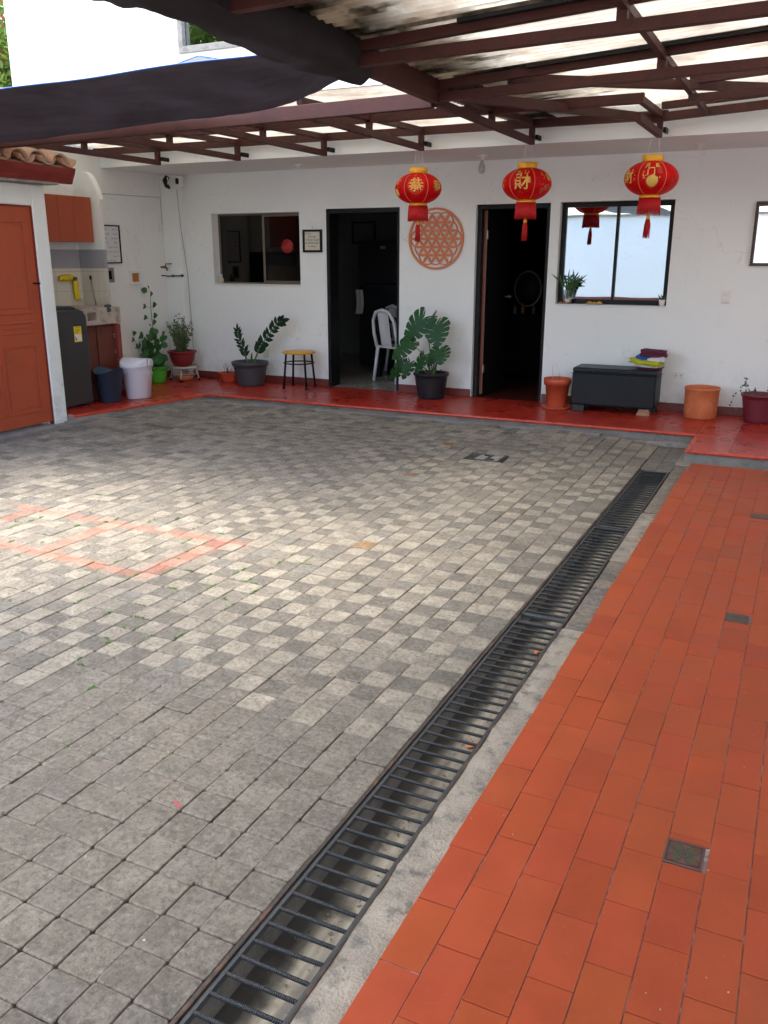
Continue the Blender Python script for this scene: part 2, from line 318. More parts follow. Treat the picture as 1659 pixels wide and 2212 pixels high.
# rust-orange hopscotch paint (flat paint on the blocks)
sp = nd(nt, 'ShaderNodeSeparateXYZ'); nt.links.new(co, sp.inputs[0])
def stripe(x0, y0, x1, y1, w):
    L = math.hypot(x1 - x0, y1 - y0); ux, uy = (x1 - x0) / L, (y1 - y0) / L
    dx = mth(nt, 'SUBTRACT', sp.outputs[0], (x0 + x1) / 2); dy = mth(nt, 'SUBTRACT', sp.outputs[1], (y0 + y1) / 2)
    a = mth(nt, 'ABSOLUTE', mth(nt, 'ADD', mth(nt, 'MULTIPLY', dx, ux), mth(nt, 'MULTIPLY', dy, uy)))
    b = mth(nt, 'ABSOLUTE', mth(nt, 'SUBTRACT', mth(nt, 'MULTIPLY', dx, uy), mth(nt, 'MULTIPLY', dy, ux)))
    e = mth(nt, 'MAXIMUM', mth(nt, 'SUBTRACT', a, L / 2), mth(nt, 'SUBTRACT', b, w / 2)); e = mth(nt, 'ADD', e, mth(nt, 'MULTIPLY', mth(nt, 'SUBTRACT', n1, .5), .05))
    return mth(nt, 'SUBTRACT', .5, mth(nt, 'MULTIPLY', e, 14), clamp=True)
pm = None
for s_ in ((-4.62, 3.93, -2.78, 3.92, .075), (-4.95, 3.35, -2.98, 3.27, .075), (-4.42, 3.3, -4.47, 3.92, .08), (-3.74, 3.3, -3.76, 3.93, .10), (-3.0, 3.25, -2.93, 3.95, .13)):
    q = stripe(*s_); pm = q if pm is None else mth(nt, 'MAXIMUM', pm, q)
wear = mth(nt, 'MULTIPLY', ramp(nt, n1, [(.38, .15), (.6, 1.0)]), ramp(nt, n5, [(.3, .25), (.55, 1.0)]))
pm = mth(nt, 'MULTIPLY', mth(nt, 'MULTIPLY', pm, ramp(nt, n3, [(.3, 1.0), (.75, .35)])), wear)
col = mix(nt, pm, col, (.72, .17, .085))
rim = mth(nt, 'MULTIPLY', ed, ramp(nt, n4, [(.42, 1.0), (.62, .15)])); col = mix(nt, mth(nt, 'MULTIPLY', rim, .55), col, (.34, .30, .25))
nt.links.new(col, p.inputs['Base Color']); p.inputs['Roughness'].default_value = .88; p.inputs['Specular IOR Level'].default_value = .3
h = mth(nt, 'ADD', mth(nt, 'MULTIPLY', n1, 1.0), mth(nt, 'MULTIPLY', n2, .35)); h = mth(nt, 'SUBTRACT', h, mth(nt, 'MULTIPLY', pit, .8)); h = mth(nt, 'ADD', h, mth(nt, 'MULTIPLY', n4, .6))
bump(nt, p, h, 1.0, .028)
# terracotta floor tiles
m, nt, p = newmat('terracotta_tile'); MAT['tile'] = m
at = attr(nt, 'tone'); n1 = noisetex(nt, 7, 6, .6); n2 = noisetex(nt, 90, 3); n3 = noisetex(nt, 38, 8, .75)
col = mix(nt, ramp(nt, n1, [(.3, 0.0), (.7, 1.0)]), (.86, .84, .84), (1.1, 1.12, 1.12))
col = mix(nt, 1.0, at.outputs[0], col, 'MULTIPLY')
n4 = noisetex(nt, 1.6, 6, .6)
col = mix(nt, mth(nt, 'MULTIPLY', ramp(nt, n4, [(.42, 0.0), (.7, 1.0)]), .4), col, (.26, .055, .022))
col = mix(nt, mth(nt, 'MULTIPLY', ramp(nt, n3, [(.56, 0.0), (.72, 1.0)]), .3), col, (.36, .13, .075))
n6 = noisetex(nt, 60, 2, .4); col = mix(nt, ramp(nt, n6, [(.78, 0.0), (.8, 1.0)]), col, (.45, .36, .3))
nt.links.new(col, p.inputs['Base Color']); nt.links.new(ramp(nt, n1, [(.3, .42), (.7, .62)]), p.inputs['Roughness']); p.inputs['Specular IOR Level'].default_value = .22
bump(nt, p, mth(nt, 'ADD', n1, mth(nt, 'MULTIPLY', n2, .25)), .18, .003)
# polished red porch floor
m, nt, p = newmat('polished_red_floor'); MAT['porch'] = m
at = attr(nt, 'tone'); n1 = noisetex(nt, 4, 6, .6); n3 = noisetex(nt, 30, 7, .7)
col = mix(nt, ramp(nt, n1, [(.3, 0.0), (.7, 1.0)]), (.82, .8, .8), (1.1, 1.15, 1.15))
col = mix(nt, 1.0, at.outputs[0], col, 'MULTIPLY')
col = mix(nt, mth(nt, 'MULTIPLY', ramp(nt, n3, [(.6, 0.0), (.72, 1.0)]), .25), col, (.2, .03, .02)); nt.links.new(col, p.inputs['Base Color']); nt.links.new(ramp(nt, n1, [(.3, .24), (.75, .36)]), p.inputs['Roughness']); p.inputs['Specular IOR Level'].default_value = .3
bump(nt, p, n1, .15, .003)
# glazed cream wall tiles with joints
def tilewall(name, c, joint, size):
    m, nt, p = newmat(name); co = obj_co(nt); sp = nd(nt, 'ShaderNodeSeparateXYZ'); nt.links.new(co, sp.inputs[0])
    h = mth(nt, 'ADD', sp.outputs[0], sp.outputs[1])
    def line(v):
        fr = mth(nt, 'FRACT', mth(nt, 'DIVIDE', mth(nt, 'ADD', v, 50), size)); a = mth(nt, 'ABSOLUTE', mth(nt, 'SUBTRACT', fr, .5))
        return mth(nt, 'GREATER_THAN', a, .488)
    l = mth(nt, 'MAXIMUM', line(h), line(sp.outputs[2])); n1 = noisetex(nt, 4, 3)
    col = mix(nt, n1, tuple(x * .93 for x in c), c); nt.links.new(mix(nt, l, col, joint), p.inputs['Base Color']); p.inputs['Roughness'].default_value = .3
    return m
MAT['creamtile'] = tilewall('cream_wall_tiles', (.66, .63, .54), (.42, .4, .35), .21)

# ------------------------------------------------------------------ mesh helpers (all shapes are given in world metres)
OFF = {}
def tag(o, label=None, cat=None, group=None, kind=None):
    if label: o['label'] = label
    if cat: o['category'] = cat
    if group: o['group'] = group
    if kind: o['kind'] = kind
    return o
def thing(name, label, cat, loc, group=None):
    o = bpy.data.objects.new(name, None); COL.objects.link(o); o.location = loc; o.empty_display_size = .1
    OFF[o] = Vector(loc); return tag(o, label, cat, group)
class MB:
    def __init__(s): s.v = []; s.f = []; s.sm = []
    def add(s, vs, fs, smooth=False):
        n = len(s.v); s.v += [tuple(v) for v in vs]; s.f += [tuple(i + n for i in f) for f in fs]; s.sm += [smooth] * len(fs); return s
    def box(s, x0, x1, y0, y1, z0, z1, mat=None):
        vs = [Vector((x, y, z)) for z in (z0, z1) for y in (y0, y1) for x in (x0, x1)]
        if mat: vs = [mat @ v for v in vs]
        return s.add(vs, [(0, 2, 3, 1), (4, 5, 7, 6), (0, 1, 5, 4), (2, 6, 7, 3), (0, 4, 6, 2), (1, 3, 7, 5)])
    def bar(s, a, b, w, h, up=(0, 0, 1)):
        a = Vector(a); b = Vector(b); d = (b - a).normalized(); u = Vector(up); r = d.cross(u).normalized(); u = r.cross(d)
        vs = [p + r * (sx * w / 2) + u * (sy * h / 2) for p in (a, b) for sx, sy in ((-1, -1), (1, -1), (1, 1), (-1, 1))]
        return s.add(vs, [(0, 1, 2, 3), (7, 6, 5, 4), (0, 4, 5, 1), (1, 5, 6, 2), (2, 6, 7, 3), (3, 7, 4, 0)])
    def tube(s, pts, r, n=8, cap=True):
        pts = [Vector(p) for p in pts]; rs = r if isinstance(r, (list, tuple)) else [r] * len(pts)
        t = (pts[1] - pts[0]).normalized(); u = t.orthogonal().normalized(); vs = []
        for i, p in enumerate(pts):
            t2 = (pts[min(i + 1, len(pts) - 1)] - pts[max(i - 1, 0)]).normalized()
            u = (u - t2 * u.dot(t2)).normalized(); w = t2.cross(u)
            vs += [p + (u * math.cos(k * 2 * math.pi / n) + w * math.sin(k * 2 * math.pi / n)) * rs[i] for k in range(n)]
        fs = [(i * n + k, i * n + (k + 1) % n, (i + 1) * n + (k + 1) % n, (i + 1) * n + k) for i in range(len(pts) - 1) for k in range(n)]
        if cap: fs += [tuple(reversed(range(n))), tuple((len(pts) - 1) * n + k for k in range(n))]
        return s.add(vs, fs, True)
    def lathe(s, prof, c=(0, 0), n=40, sx=1, sy=1, wob=None, a0=0, z0=0):
        vs = []
        for (r, z) in prof:
            for k in range(n):
                a = a0 + 2 * math.pi * k / n; rr = r * (wob(a, z) if wob else 1)
                vs.append((c[0] + rr * math.cos(a) * sx, c[1] + rr * math.sin(a) * sy, z + z0))
        fs = [(i * n + k, i * n + (k + 1) % n, (i + 1) * n + (k + 1) % n, (i + 1) * n + k) for i in range(len(prof) - 1) for k in range(n)]
        if prof[0][0] > 1e-5: fs.append(tuple(reversed(range(n))))
        if prof[-1][0] > 1e-5: fs.append(tuple((len(prof) - 1) * n + k for k in range(n)))
        return s.add(vs, fs, True)
    def prism(s, pts, d):
        """planar outline (3-D points) pushed along vector d"""
        n = len(pts); d = Vector(d); vs = [Vector(p) for p in pts] + [Vector(p) + d for p in pts]
        return s.add(vs, [tuple(reversed(range(n))), tuple(range(n, 2 * n))] + [(i, (i + 1) % n, n + (i + 1) % n, n + i) for i in range(n)])
    def grid(s, fn, nu, nv, smooth=True):
        vs = [fn(i / nu, j / nv) for j in range(nv + 1) for i in range(nu + 1)]
        return s.add(vs, [(j * (nu + 1) + i, j * (nu + 1) + i + 1, (j + 1) * (nu + 1) + i + 1, (j + 1) * (nu + 1) + i) for j in range(nv) for i in range(nu)], smooth)
    def build(s, name, mat, parent=None, bevel=0, thick=0, fixn=True, loc=None, seg=2):
        off = OFF[parent] if parent is not None else Vector(loc or (0, 0, 0))
        me = bpy.data.meshes.new(name); me.from_pydata([tuple(Vector(v) - off) for v in s.v], [], s.f)
        me.polygons.foreach_set('use_smooth', s.sm); me.validate(); me.update()
        if fixn and len(s.f) < 30000:
            b = bmesh.new(); b.from_mesh(me); bmesh.ops.recalc_face_normals(b, faces=b.faces); b.to_mesh(me); b.free()
        o = bpy.data.objects.new(name, me); COL.objects.link(o); me.materials.append(MAT[mat] if isinstance(mat, str) else mat)
        if parent is not None: o.parent = parent
        else: o.location = off
        OFF[o] = off
        if thick:
            md = o.modifiers.new('thick', 'SOLIDIFY'); md.thickness = thick; md.offset = 0
        if bevel:
            md = o.modifiers.new('bevel', 'BEVEL'); md.width = bevel; md.segments = seg; md.limit_method = 'ANGLE'; md.angle_limit = R(35)
            md.harden_normals = False
        return o
def copyobj(o, parent=None, loc=None):
    c = o.copy(); COL.objects.link(c)
    if parent is not None: c.parent = parent
    if loc is not None: c.location = loc
    return c
def textmesh(txt, size, align='CENTER'):
    cu = bpy.data.curves.new('t', 'FONT'); cu.body = txt; cu.size = size; cu.align_x = align; cu.align_y = 'CENTER'
    o = bpy.data.objects.new('t', cu); COL.objects.link(o); bpy.context.view_layer.update()
    me = bpy.data.meshes.new_from_object(o.evaluated_get(bpy.context.evaluated_depsgraph_get()))
    vs = [v.co.copy() for v in me.vertices]; fs = [tuple(p.vertices) for p in me.polygons]
    bpy.data.objects.remove(o); bpy.data.curves.remove(cu); bpy.data.meshes.remove(me); return vs, fs
def tilefield(name, tiles, mat, zt, depth, ch=.004, parent=None, corner=0):
    NF = 37 if corner else 13; NS = 12 if corner else 4
    """tiles: (x0,x1,y0,y1,tone,dz,tx,ty) -> bevelled blocks with a colour each"""
    vs = []; fs = []; cols = []
    for (x0, x1, y0, y1, c, dz, tx, ty) in tiles:
        n = len(vs); cx_, cy_ = (x0 + x1) / 2, (y0 + y1) / 2
        rings = ((0, -depth), (0, -ch), (ch * .35, -ch * .3), (ch * 1.2, 0))
        for ins, z in rings:
            q = corner; A, B, C_, D_ = x0 + ins, x1 - ins, y0 + ins, y1 - ins
            for (x, y) in (((A, C_), (B, C_), (B, D_), (A, D_)) if not q else ((A + q, C_), (B - q, C_), (B - q * .3, C_ + q * .3), (B, C_ + q), (B, D_ - q), (B - q * .3, D_ - q * .3), (B - q, D_), (A + q, D_), (A + q * .3, D_ - q * .3), (A, D_ - q), (A, C_ + q), (A + q * .3, C_ + q * .3))):
                vs.append((x, y, zt + dz + z + (x - cx_) * tx + (y - cy_) * ty))
        N = 12 if corner else 4
        for r in range(3):
            for k in range(N):
                a = n + r * N; fs.append((a + k, a + (k + 1) % N, a + N + (k + 1) % N, a + N + k)); cols.append(c)
        fs.append(tuple(n + 3 * N + k for k in range(N))); cols.append(c)
    me = bpy.data.meshes.new(name); me.from_pydata(vs, [], fs)
    a = me.color_attributes.new('tone', 'FLOAT_COLOR', 'CORNER'); data = []
    for q_, (p, c) in enumerate(zip(me.polygons, cols)): data += list(c + (1 if NS <= q_ % NF < NF - 1 else 0,)) * len(p.vertices)
    a.data.foreach_set('color', data); me.polygons.foreach_set('use_smooth', [False] * len(fs)); me.update()
    o = bpy.data.objects.new(name, me); COL.objects.link(o); me.materials.append(MAT[mat])
    if parent: o.parent = parent
    return o
def sst(a, b_, x): t = max(0, min(1, (x - a) / (b_ - a))); return t * t * (3 - 2 * t)
def gz(x, y): return .048 * max(sst(5.9, 7.9, y) * sst(-1.1, -1.7, x), sst(-5.0, -6.2, x) * sst(4.8, 6.2, y))
def clampc(c, k): return tuple(max(0, min(1, x * k)) for x in c)

# ------------------------------------------------------------------ ground and floors
g = MB().box(-60, 60, -40, 60, -.45, -.35).build('ground', 'cement'); tag(g, kind='structure')
b = MB()
b.box(-7.6, -1.058, -5.4, 8.0, -.34, -.016); b.box(-.832, -.70, -5.4, 7.3, -.34, -.014)
b.box(-1.058, -.832, 6.86, 8.0, -.34, -.012)
tag(b.build('paving_bed', 'soil'), kind='structure')
# pavers
tiles = []
LIGHT = (.43, .385, .315); MID = (.31, .278, .232); DARK = (.218, .199, .171); GREY = (.25, .236, .21)
def tone(ix, iy, x, y):
    r = rnd.random(); k = .92 + .16 * rnd.random()
    if x > -4.2 and 2.35 < y < 7.2:
        chk = (ix + iy) % 2
        if chk: c = LIGHT if r < .85 else MID
        else: c = DARK if r < .55 else MID
        if r > .96: c = GREY
        if y > 6.6: c = tuple(.75 * a + .25 * b_ for a, b_ in zip(c, GREY))
        if x < -3.2: c = tuple(.55 * a + .45 * b_ for a, b_ in zip(c, MID)) if r < .6 else c
    elif y <= 2.35 and x > -2.6:
        c = tuple(.7 * a + .3 * b_ for a, b_ in zip(MID, DARK)) if r < .55 else (tuple(.5 * a + .5 * b_ for a, b_ in zip(MID, GREY)) if r < .7 else MID)
        k *= .9
    else:
        c = LIGHT if r < .5 else (MID if r < .84 else (GREY if r < .9 else DARK))
    return clampc(c, k)
px, py = .1148, .1205
SPECIAL = {(-2.194, 4.233): (.36, .225, .11), (-2.781, 6.952): (.32, .19, .09), (-2.511, 5.82): (.42, .42, .41), (-2.6, 5.95): (.28, .17, .11)}
for ix in range(0, 52):
    x1 = -1.066 - ix * px; x0 = x1 - px
    jy = rnd.uniform(-.006, .006)
    for iy in range(-38, 54):
        y0 = 1.388 + iy * py - .0 + jy; y1 = y0 + py
        if y1 > 7.9 + .01 * math.sin(ix): continue
        if x0 < -6.46 and y0 < 6.4: continue
        if x0 < -6.43 + max(0, y1 - 6.25) * .205 and y1 > 6.1: continue
        if x0 < -6.9: continue
        if -2.40 < (x0 + x1) / 2 < -2.12 and 6.58 < (y0 + y1) / 2 < 6.86: continue
        g1 = .0006 + .0012 * rnd.random() ** 2; g2 = .0006 + .003 * rnd.random() ** 4
        c = tone(ix, iy, x0, y0)
        for (sx, sy), sc in SPECIAL.items():
            if x0 < sx < x1 and y0 < sy < y1: c = sc
        jx = .0018 * math.sin(iy * .35 + ix) + rnd.uniform(-.001, .001)
        tiles.append((x0 + g2 + jx, x1 - g2 * .6 + jx, y0 + g1, y1 - g1, c, gz(x0, y0) + rnd.gauss(0, .0011) + .004 * math.sin(x0 * 2.1) * math.sin(y0 * 1.7), rnd.gauss(0, .006), rnd.gauss(0, .006)))
# strip between drain and terrace: blocks in two stretches
y = 3.58
while y < 7.15:
    if y < 4.58 or y > 5.62:
        tiles.append((-.826, -.722 + rnd.uniform(-.004, .003), y + .002, y + .112, clampc(MID if rnd.random() < .7 else GREY, rnd.uniform(.85, 1.1)), rnd.gauss(-.004, .002), 0, rnd.gauss(0, .01)))
    y += .1155
for k in range(2): tiles.append((-1.055 + k * .1155, -.945 + k * .1155, 6.88, 6.99, GREY, 0, 0, 0)); tiles.append((-1.055 + k * .1155, -.945 + k * .1155, 7.0, 7.11, MID, 0, 0, 0))
for k in range(3): 
    for j in range(6): tiles.append((-1.055 + k * .1155, -.945 + k * .1155, 7.12 + j * .1155, 7.23 + j * .1155, clampc(GREY, rnd.uniform(.8, 1.1)), 0, 0, 0))
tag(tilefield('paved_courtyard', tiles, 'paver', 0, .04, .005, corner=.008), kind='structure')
# rough concrete strip beside the drain
def rough_slab(x0, x1, y0, y1, z, amp, nx, ny, name, mat):
    b = MB()
    def fn(u, v):
        x = x0 + (x1 - x0) * u; y = y0 + (y1 - y0) * v
        e = .006 * noise.noise(Vector((y * 9, u * 3, 4))) if u in (0, 1) else 0
        return (x + e, y, z + amp * noise.noise(Vector((x * 14, y * 14, 1))))
    b.grid(fn, nx, ny); b.box(x0 + .01, x1 - .01, y0, y1, -.3, z - .012)
    return b.build(name, mat, fixn=False)
tag(rough_slab(-.832, -.706, -5.4, 3.575, -.001, .005, 6, 260, 'concrete_strip', 'concrete'), kind='structure')
tag(rough_slab(-.832, -.706, 4.585, 5.62, -.002, .006, 6, 60, 'concrete_patch', 'concrete'), kind='structure')
# cement kerb in front of the porch step
b = MB()
b.box(-6.12, -1.6, 7.885, 7.99, -.3, .050); b.box(-1.6, -.76, 7.885, 7.989, -.3, .022); b.prism([(-6.5, 6.2, -.3), (-6.36, 6.2, -.3), (-6.02, 7.885, -.3), (-6.16, 7.885, -.3)], (0, 0, .348)); b.box(-.712, 3.0, 7.135, 7.25, -.3, .006); b.box(-.83, -.712, 7.135, 7.99, -.3, .003)
b.box(-6.66, -6.44, -1, 6.32, -.3, .03)
tag(b.build('cement_kerb', 'cement', bevel=.004), kind='structure')
# terrace of small terracotta tiles
tiles = []
TER = (.33, .058, .019)
DEC = [(-.126, 2.164), (-.126, 3.964), (-.126, 5.752)]
xl = -.722
for i in range(26):
    w = .110 if i else .108
    x0 = xl; x1 = xl + w; xl = x1
    o_ = 1.470 if i % 2 == 0 else 1.570
    if i % 2 == 0 and i: o_ -= .025
    for j in range(-31, 26):
        y0 = o_ + j * .2255; y1 = y0 + .2255
        if y0 > 7.08: continue
        y1 = min(y1, 7.10)
        k = rnd.choice((.9, .95, .98, 1, 1, 1.01, 1.03)); c = clampc(TER, k); c = (c[0], c[1] * rnd.uniform(.92, 1.1), c[2] * rnd.uniform(.92, 1.12))
        segs = [(y0, y1)]
        for (dx, dy) in DEC:
            if x0 < dx < x1:
                ns = []
                for a, b_ in segs:
                    if b_ < dy - .056 or a > dy + .056: ns.append((a, b_))
                    else:
                        if a < dy - .058: ns.append((a, dy - .056))
                        if b_ > dy + .058: ns.append((dy + .056, b_))
                segs = ns
        for a, b_ in segs:
            if b_ - a < .02: continue
            ex = (rnd.uniform(-.005, .004) if i == 0 else 0)
            tiles.append((x0 + .0008 + ex + (.02 if (i == 0 and b_ > 7.05) else 0), x1 - rnd.uniform(.0008, .0022), a + .0007, b_ - rnd.uniform(.0007, .0018), c, rnd.gauss(0, .0006), rnd.gauss(0, .003), rnd.gauss(0, .002)))
tag(tilefield('terrace_floor', tiles, 'tile', .03, .05, .0016), kind='structure')
gm = surf('tile_grout', (.2, .14, .125), .9, .3, 10, 60, c2=(.42, .36, .33), thr=(.5, .6)); MAT['grout'] = gm
b = MB().box(-.712, 2.2, -5.4, 7.09, -.3, .0262); tag(b.build('terrace_bed', 'grout'), kind='structure')
b = MB(); pts = []
b.bar((-.69, 7.105, .018), (2.2, 7.105, .018), .03, .026)
tag(b.build('terrace_edge', surf('edge_red', (.33, .05, .024), .45, .15), bevel=.01, seg=3), kind='structure')
# inlaid patterned tiles
MAT['inlay_bg'] = surf('inlay_ground', (.11, .05, .038), .5, .2); MAT['inlay_dark'] = surf('inlay_dark', (.015, .012, .02), .4, .1)
MAT['inlay_green'] = surf('inlay_green', (.04, .055, .02), .4, .3, 60); MAT['inlay_red'] = surf('inlay_red', (.13, .016, .012), .4, .1); MAT['inlay_grey'] = surf('inlay_grey', (.055, .045, .038), .4, .1)
def disc(b, cx, cy, z, rx, ry, n=28, a=0, inner=0):
    ca, sa = math.cos(a), math.sin(a)
    def P(r, t): x = rx * r * math.cos(t); y = ry * r * math.sin(t); return (cx + x * ca - y * sa, cy + x * sa + y * ca, z)
    if inner: b.add([P(1, 2 * math.pi * k / n) for k in range(n)] + [P(inner, 2 * math.pi * k / n) for k in range(n)], [(k, (k + 1) % n, n + (k + 1) % n, n + k) for k in range(n)])
    else: b.add([P(1, 2 * math.pi * k / n) for k in range(n)], [tuple(range(n))])
for n_, ((dx, dy), lab) in enumerate(zip(DEC, ('inlaid green and red patterned floor tile nearest the camera in the terracotta terrace', 'small inlaid patterned tile in the terracotta terrace, the middle one of three', 'faint inlaid patterned tile farthest along the terrace by the porch step'))):
    t = thing('patterned_tile', lab, 'floor tile', (dx, dy, .0), 'patterned tiles set in the terrace')
    z = .0305
    b = MB().box(dx - .052, dx + .052, dy - .053, dy + .053, -.02, z); b.build('tile_body', 'inlay_bg', t)
    b = MB(); h = .046
    for (x0, x1, y0, y1) in ((-h, h, h - .004, h), (-h, h, -h, -h + .004), (-h, -h + .004, -h + .004, h - .004), (h - .004, h, -h + .004, h - .004)): b.box(dx + x0, dx + x1, dy + y0, dy + y1, z - .001, z + .0006)
    for sx in (-1, 1):
        for sy in (-1, 1): disc(b, dx + sx * .0225, dy + sy * .0225, z + .0006, .025, .0165, a=math.atan2(sy, sx))
    disc(b, dx, dy, z + .0009, .0175, .0175); b.build('dark_outline', 'inlay_dark', t, fixn=False)
    b = MB()
    for sx in (-1, 1):
        for sy in (-1, 1): disc(b, dx + sx * .0225, dy + sy * .0225, z + .0008, .0225, .014, a=math.atan2(sy, sx))
    b.build('green_petals', 'inlay_green', t, fixn=False)
    b = MB()
    for sx in (-1, 1):
        for sy in (-1, 1): disc(b, dx + sx * .0325, dy + sy * .0325, z + .0010, .009, .008, a=math.atan2(sy, sx))
    disc(b, dx, dy, z + .0014, .004, .004); b.build('red_buds', 'inlay_red', t, fixn=False)
    b = MB(); disc(b, dx, dy, z + .0012, .0145, .0145, inner=.55); b.build('rosette', 'inlay_grey', t, fixn=False)

# porch platform
MAT['lip'] = surf('red_lip', (.5, .05, .022), .3, .12, 5, 60, .12, .002)
tiles = []
def porch_tiles(x0, x1, y0, y1, s, c):
    nx = max(1, round((x1 - x0) / s)); ny = max(1, round((y1 - y0) / s)); dx = (x1 - x0) / nx; dy = (y1 - y0) / ny
    for i in range(nx):
        for j in range(ny):
            tiles.append((x0 + i * dx + .001, x0 + (i + 1) * dx - .001, y0 + j * dy + .001, y0 + (j + 1) * dy - .001, clampc(c, rnd.uniform(.9, 1.08)), rnd.gauss(0, .0003), rnd.gauss(0, .0008), rnd.gauss(0, .0008)))
PR = (.38, .03, .017)
porch_tiles(-7.45, -6.46, 6.33, 8.03, .33, PR); porch_tiles(-7.45, -.77, 8.03, 9.165, .33, PR); porch_tiles(-.77, 2.2, 7.3, 9.165, .33, PR)
MB().prism([(-6.458, 6.31, .09), (-6.44, 6.31, .09), (-6.11, 8.028, .09), (-6.458, 8.028, .09)], (0, 0, .009)).build('porch_floor_strip', 'lip')['kind'] = 'structure'
tag(tilefield('porch_floor', tiles, 'porch', .1, .02, .0012), kind='structure')
b = MB(); b.box(-7.47, -6.46, 6.3, 8.035, -.3, .094); b.prism([(-6.46, 6.3, -.3), (-6.42, 6.3, -.3), (-6.09, 8.03, -.3), (-6.46, 8.03, -.3)], (0, 0, .394)); b.box(-7.47, -.78, 8.035, 9.17, -.3, .0945); b.box(-.78, 2.2, 7.30, 9.17, -.3, .0935)
tag(b.build('porch_base', 'cement'), kind='structure')
b = MB(); zl = .089
b.bar((-6.145, 8.018, zl), (-.77, 8.018, zl), .045, .027); b.bar((-6.44, 6.27, zl), (-6.105, 8.0, zl), .045, .027); b.bar((-.76, 7.265, zl), (-.76, 7.995, zl), .045, .027); b.bar((-.738, 7.287, zl), (2.2, 7.287, zl), .045, .027)
tag(b.build('porch_step_edge', 'lip', bevel=.011, seg=3), kind='structure')

# ------------------------------------------------------------------ the house
YW = 9.17
house = thing('house', 'white single storey house with two black doorways, two windows and a deep porch roof', 'house', (-4, 9.3, 0))
def holed(x0, x1, z0, z1, y0, y1, ops):
    xs = sorted({x0, x1, *[q for o in ops for q in o[:2]]}); zs = sorted({z0, z1, *[q for o in ops for q in o[2:4]]}); b = MB()
    solid = lambda i, j: 0 <= i < len(xs) - 1 and 0 <= j < len(zs) - 1 and not any(o[0] <= (xs[i] + xs[i + 1]) / 2 <= o[1] and o[2] <= (zs[j] + zs[j + 1]) / 2 <= o[3] for o in ops)
    for i in range(len(xs) - 1):
        for j in range(len(zs) - 1):
            if not solid(i, j): continue
            a, c, d, e = xs[i], xs[i + 1], zs[j], zs[j + 1]
            b.add([(a, y0, d), (c, y0, d), (c, y0, e), (a, y0, e)], [(0, 1, 2, 3)]); b.add([(a, y1, d), (c, y1, d), (c, y1, e), (a, y1, e)], [(3, 2, 1, 0)])
            if not solid(i - 1, j): b.add([(a, y0, d), (a, y1, d), (a, y1, e), (a, y0, e)], [(3, 2, 1, 0)])
            if not solid(i + 1, j): b.add([(c, y0, d), (c, y1, d), (c, y1, e), (c, y0, e)], [(0, 1, 2, 3)])
            if not solid(i, j - 1): b.add([(a, y0, d), (c, y0, d), (c, y1, d), (a, y1, d)], [(3, 2, 1, 0)])
            if not solid(i, j + 1): b.add([(a, y0, e), (c, y0, e), (c, y1, e), (a, y1, e)], [(0, 1, 2, 3)])
    return b
WIN1 = (-6.79, -5.532, 1.29, 2.118); D1 = (-5.163, -4.232, .0, 2.137); D2 = (-3.335, -2.525, .0, 2.148); WIN2 = (-2.425, -1.30, 1.143, 2.15)
holed(-7.6, 2.4, -.1, 2.9, YW, YW + .2, [WIN1, D1, D2, WIN2]).build('wall', 'wall', house, fixn=False)
MB().box(-7.6, 2.4, 8.06, YW + .001, 2.58, 2.84).build('porch_ceiling', 'wall', house)
MB().box(-7.62, -7.47, 6.32, 9.5, -.1, 2.98).build('side_wall', 'wall2', house)
MB().box(-7.469, -7.2, 9.06, 9.169, .1, 2.579).build('pilaster', 'wall', house, bevel=.012)
MB().box(2.6, 2.8, -4, YW, -.1, 2.9).build('side_wall', 'wall', house)
# skirting: separate tiles in one run per wall stretch
def skirt(x0, x1):
    b = MB(); x = x0
    while x < x1 - .01:
        e = min(x + .33, x1); b.box(x + .0015, e - .0015, YW - .013, YW - .0005, .1, .185 + rnd.uniform(-.002, .002)); x = e
    b.build('skirting', 'skirt', house, bevel=.003); MB().box(x0, x1, YW - .006, YW - .0008, .1, .182).build('grout', 'grout', house)
skirt(-7.2, -5.165); skirt(-4.23, -3.34); skirt(-2.52, 2.2)
b = MB()
for k in range(8): b.box(-7.469, -7.458, 6.9 + .28 * k + .0015, 7.18 + .28 * k - .0015, .1, .185)
b.build('skirting', 'skirt', house, bevel=.003)
# doors
b = MB(); y0, y1 = 9.164, 9.375
b.box(-5.168, -5.125, y0, y1, .1, 2.09); b.box(-4.262, -4.232, y0, y1, .1, 2.09); b.box(-5.168, -4.232, y0, y1, 2.09, 2.142)
b.build('door_frame', 'black', house, bevel=.004)
b = MB(); y0, y1 = 9.225, 9.375
b.box(-3.335, -3.285, y0, y1, .1, 2.10); b.box(-2.56, -2.525, y0 - .05, y1, .1, 2.10); b.box(-3.335, -2.525, y0 - .012, y1, 2.10, 2.15)
b.build('door_frame', 'black', house, bevel=.004)
MAT['darkwood'] = surf('dark_wood_door', (.2, .06, .032), .4, .2, 5, 40)
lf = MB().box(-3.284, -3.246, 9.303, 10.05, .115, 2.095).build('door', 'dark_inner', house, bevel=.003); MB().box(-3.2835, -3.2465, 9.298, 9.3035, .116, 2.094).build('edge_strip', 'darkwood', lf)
for z in (1.843, .403):
    b = MB().box(-3.2455, -3.238, 9.285, 9.33, z - .045, z + .045); b.tube([(-3.24, 9.292, z - .045), (-3.24, 9.292, z + .045)], .007); b.build('hinge', 'chrome', lf)
b = MB().tube([(-3.246, 9.98, 1.17), (-3.2, 9.98, 1.17)], .009); b.lathe([(.0, -.02), (.02, -.012), (.025, 0), (.02, .012), (0, .02)], (-3.185, 9.98), 16, z0=1.17); b.build('door_knob', 'chrome', lf)
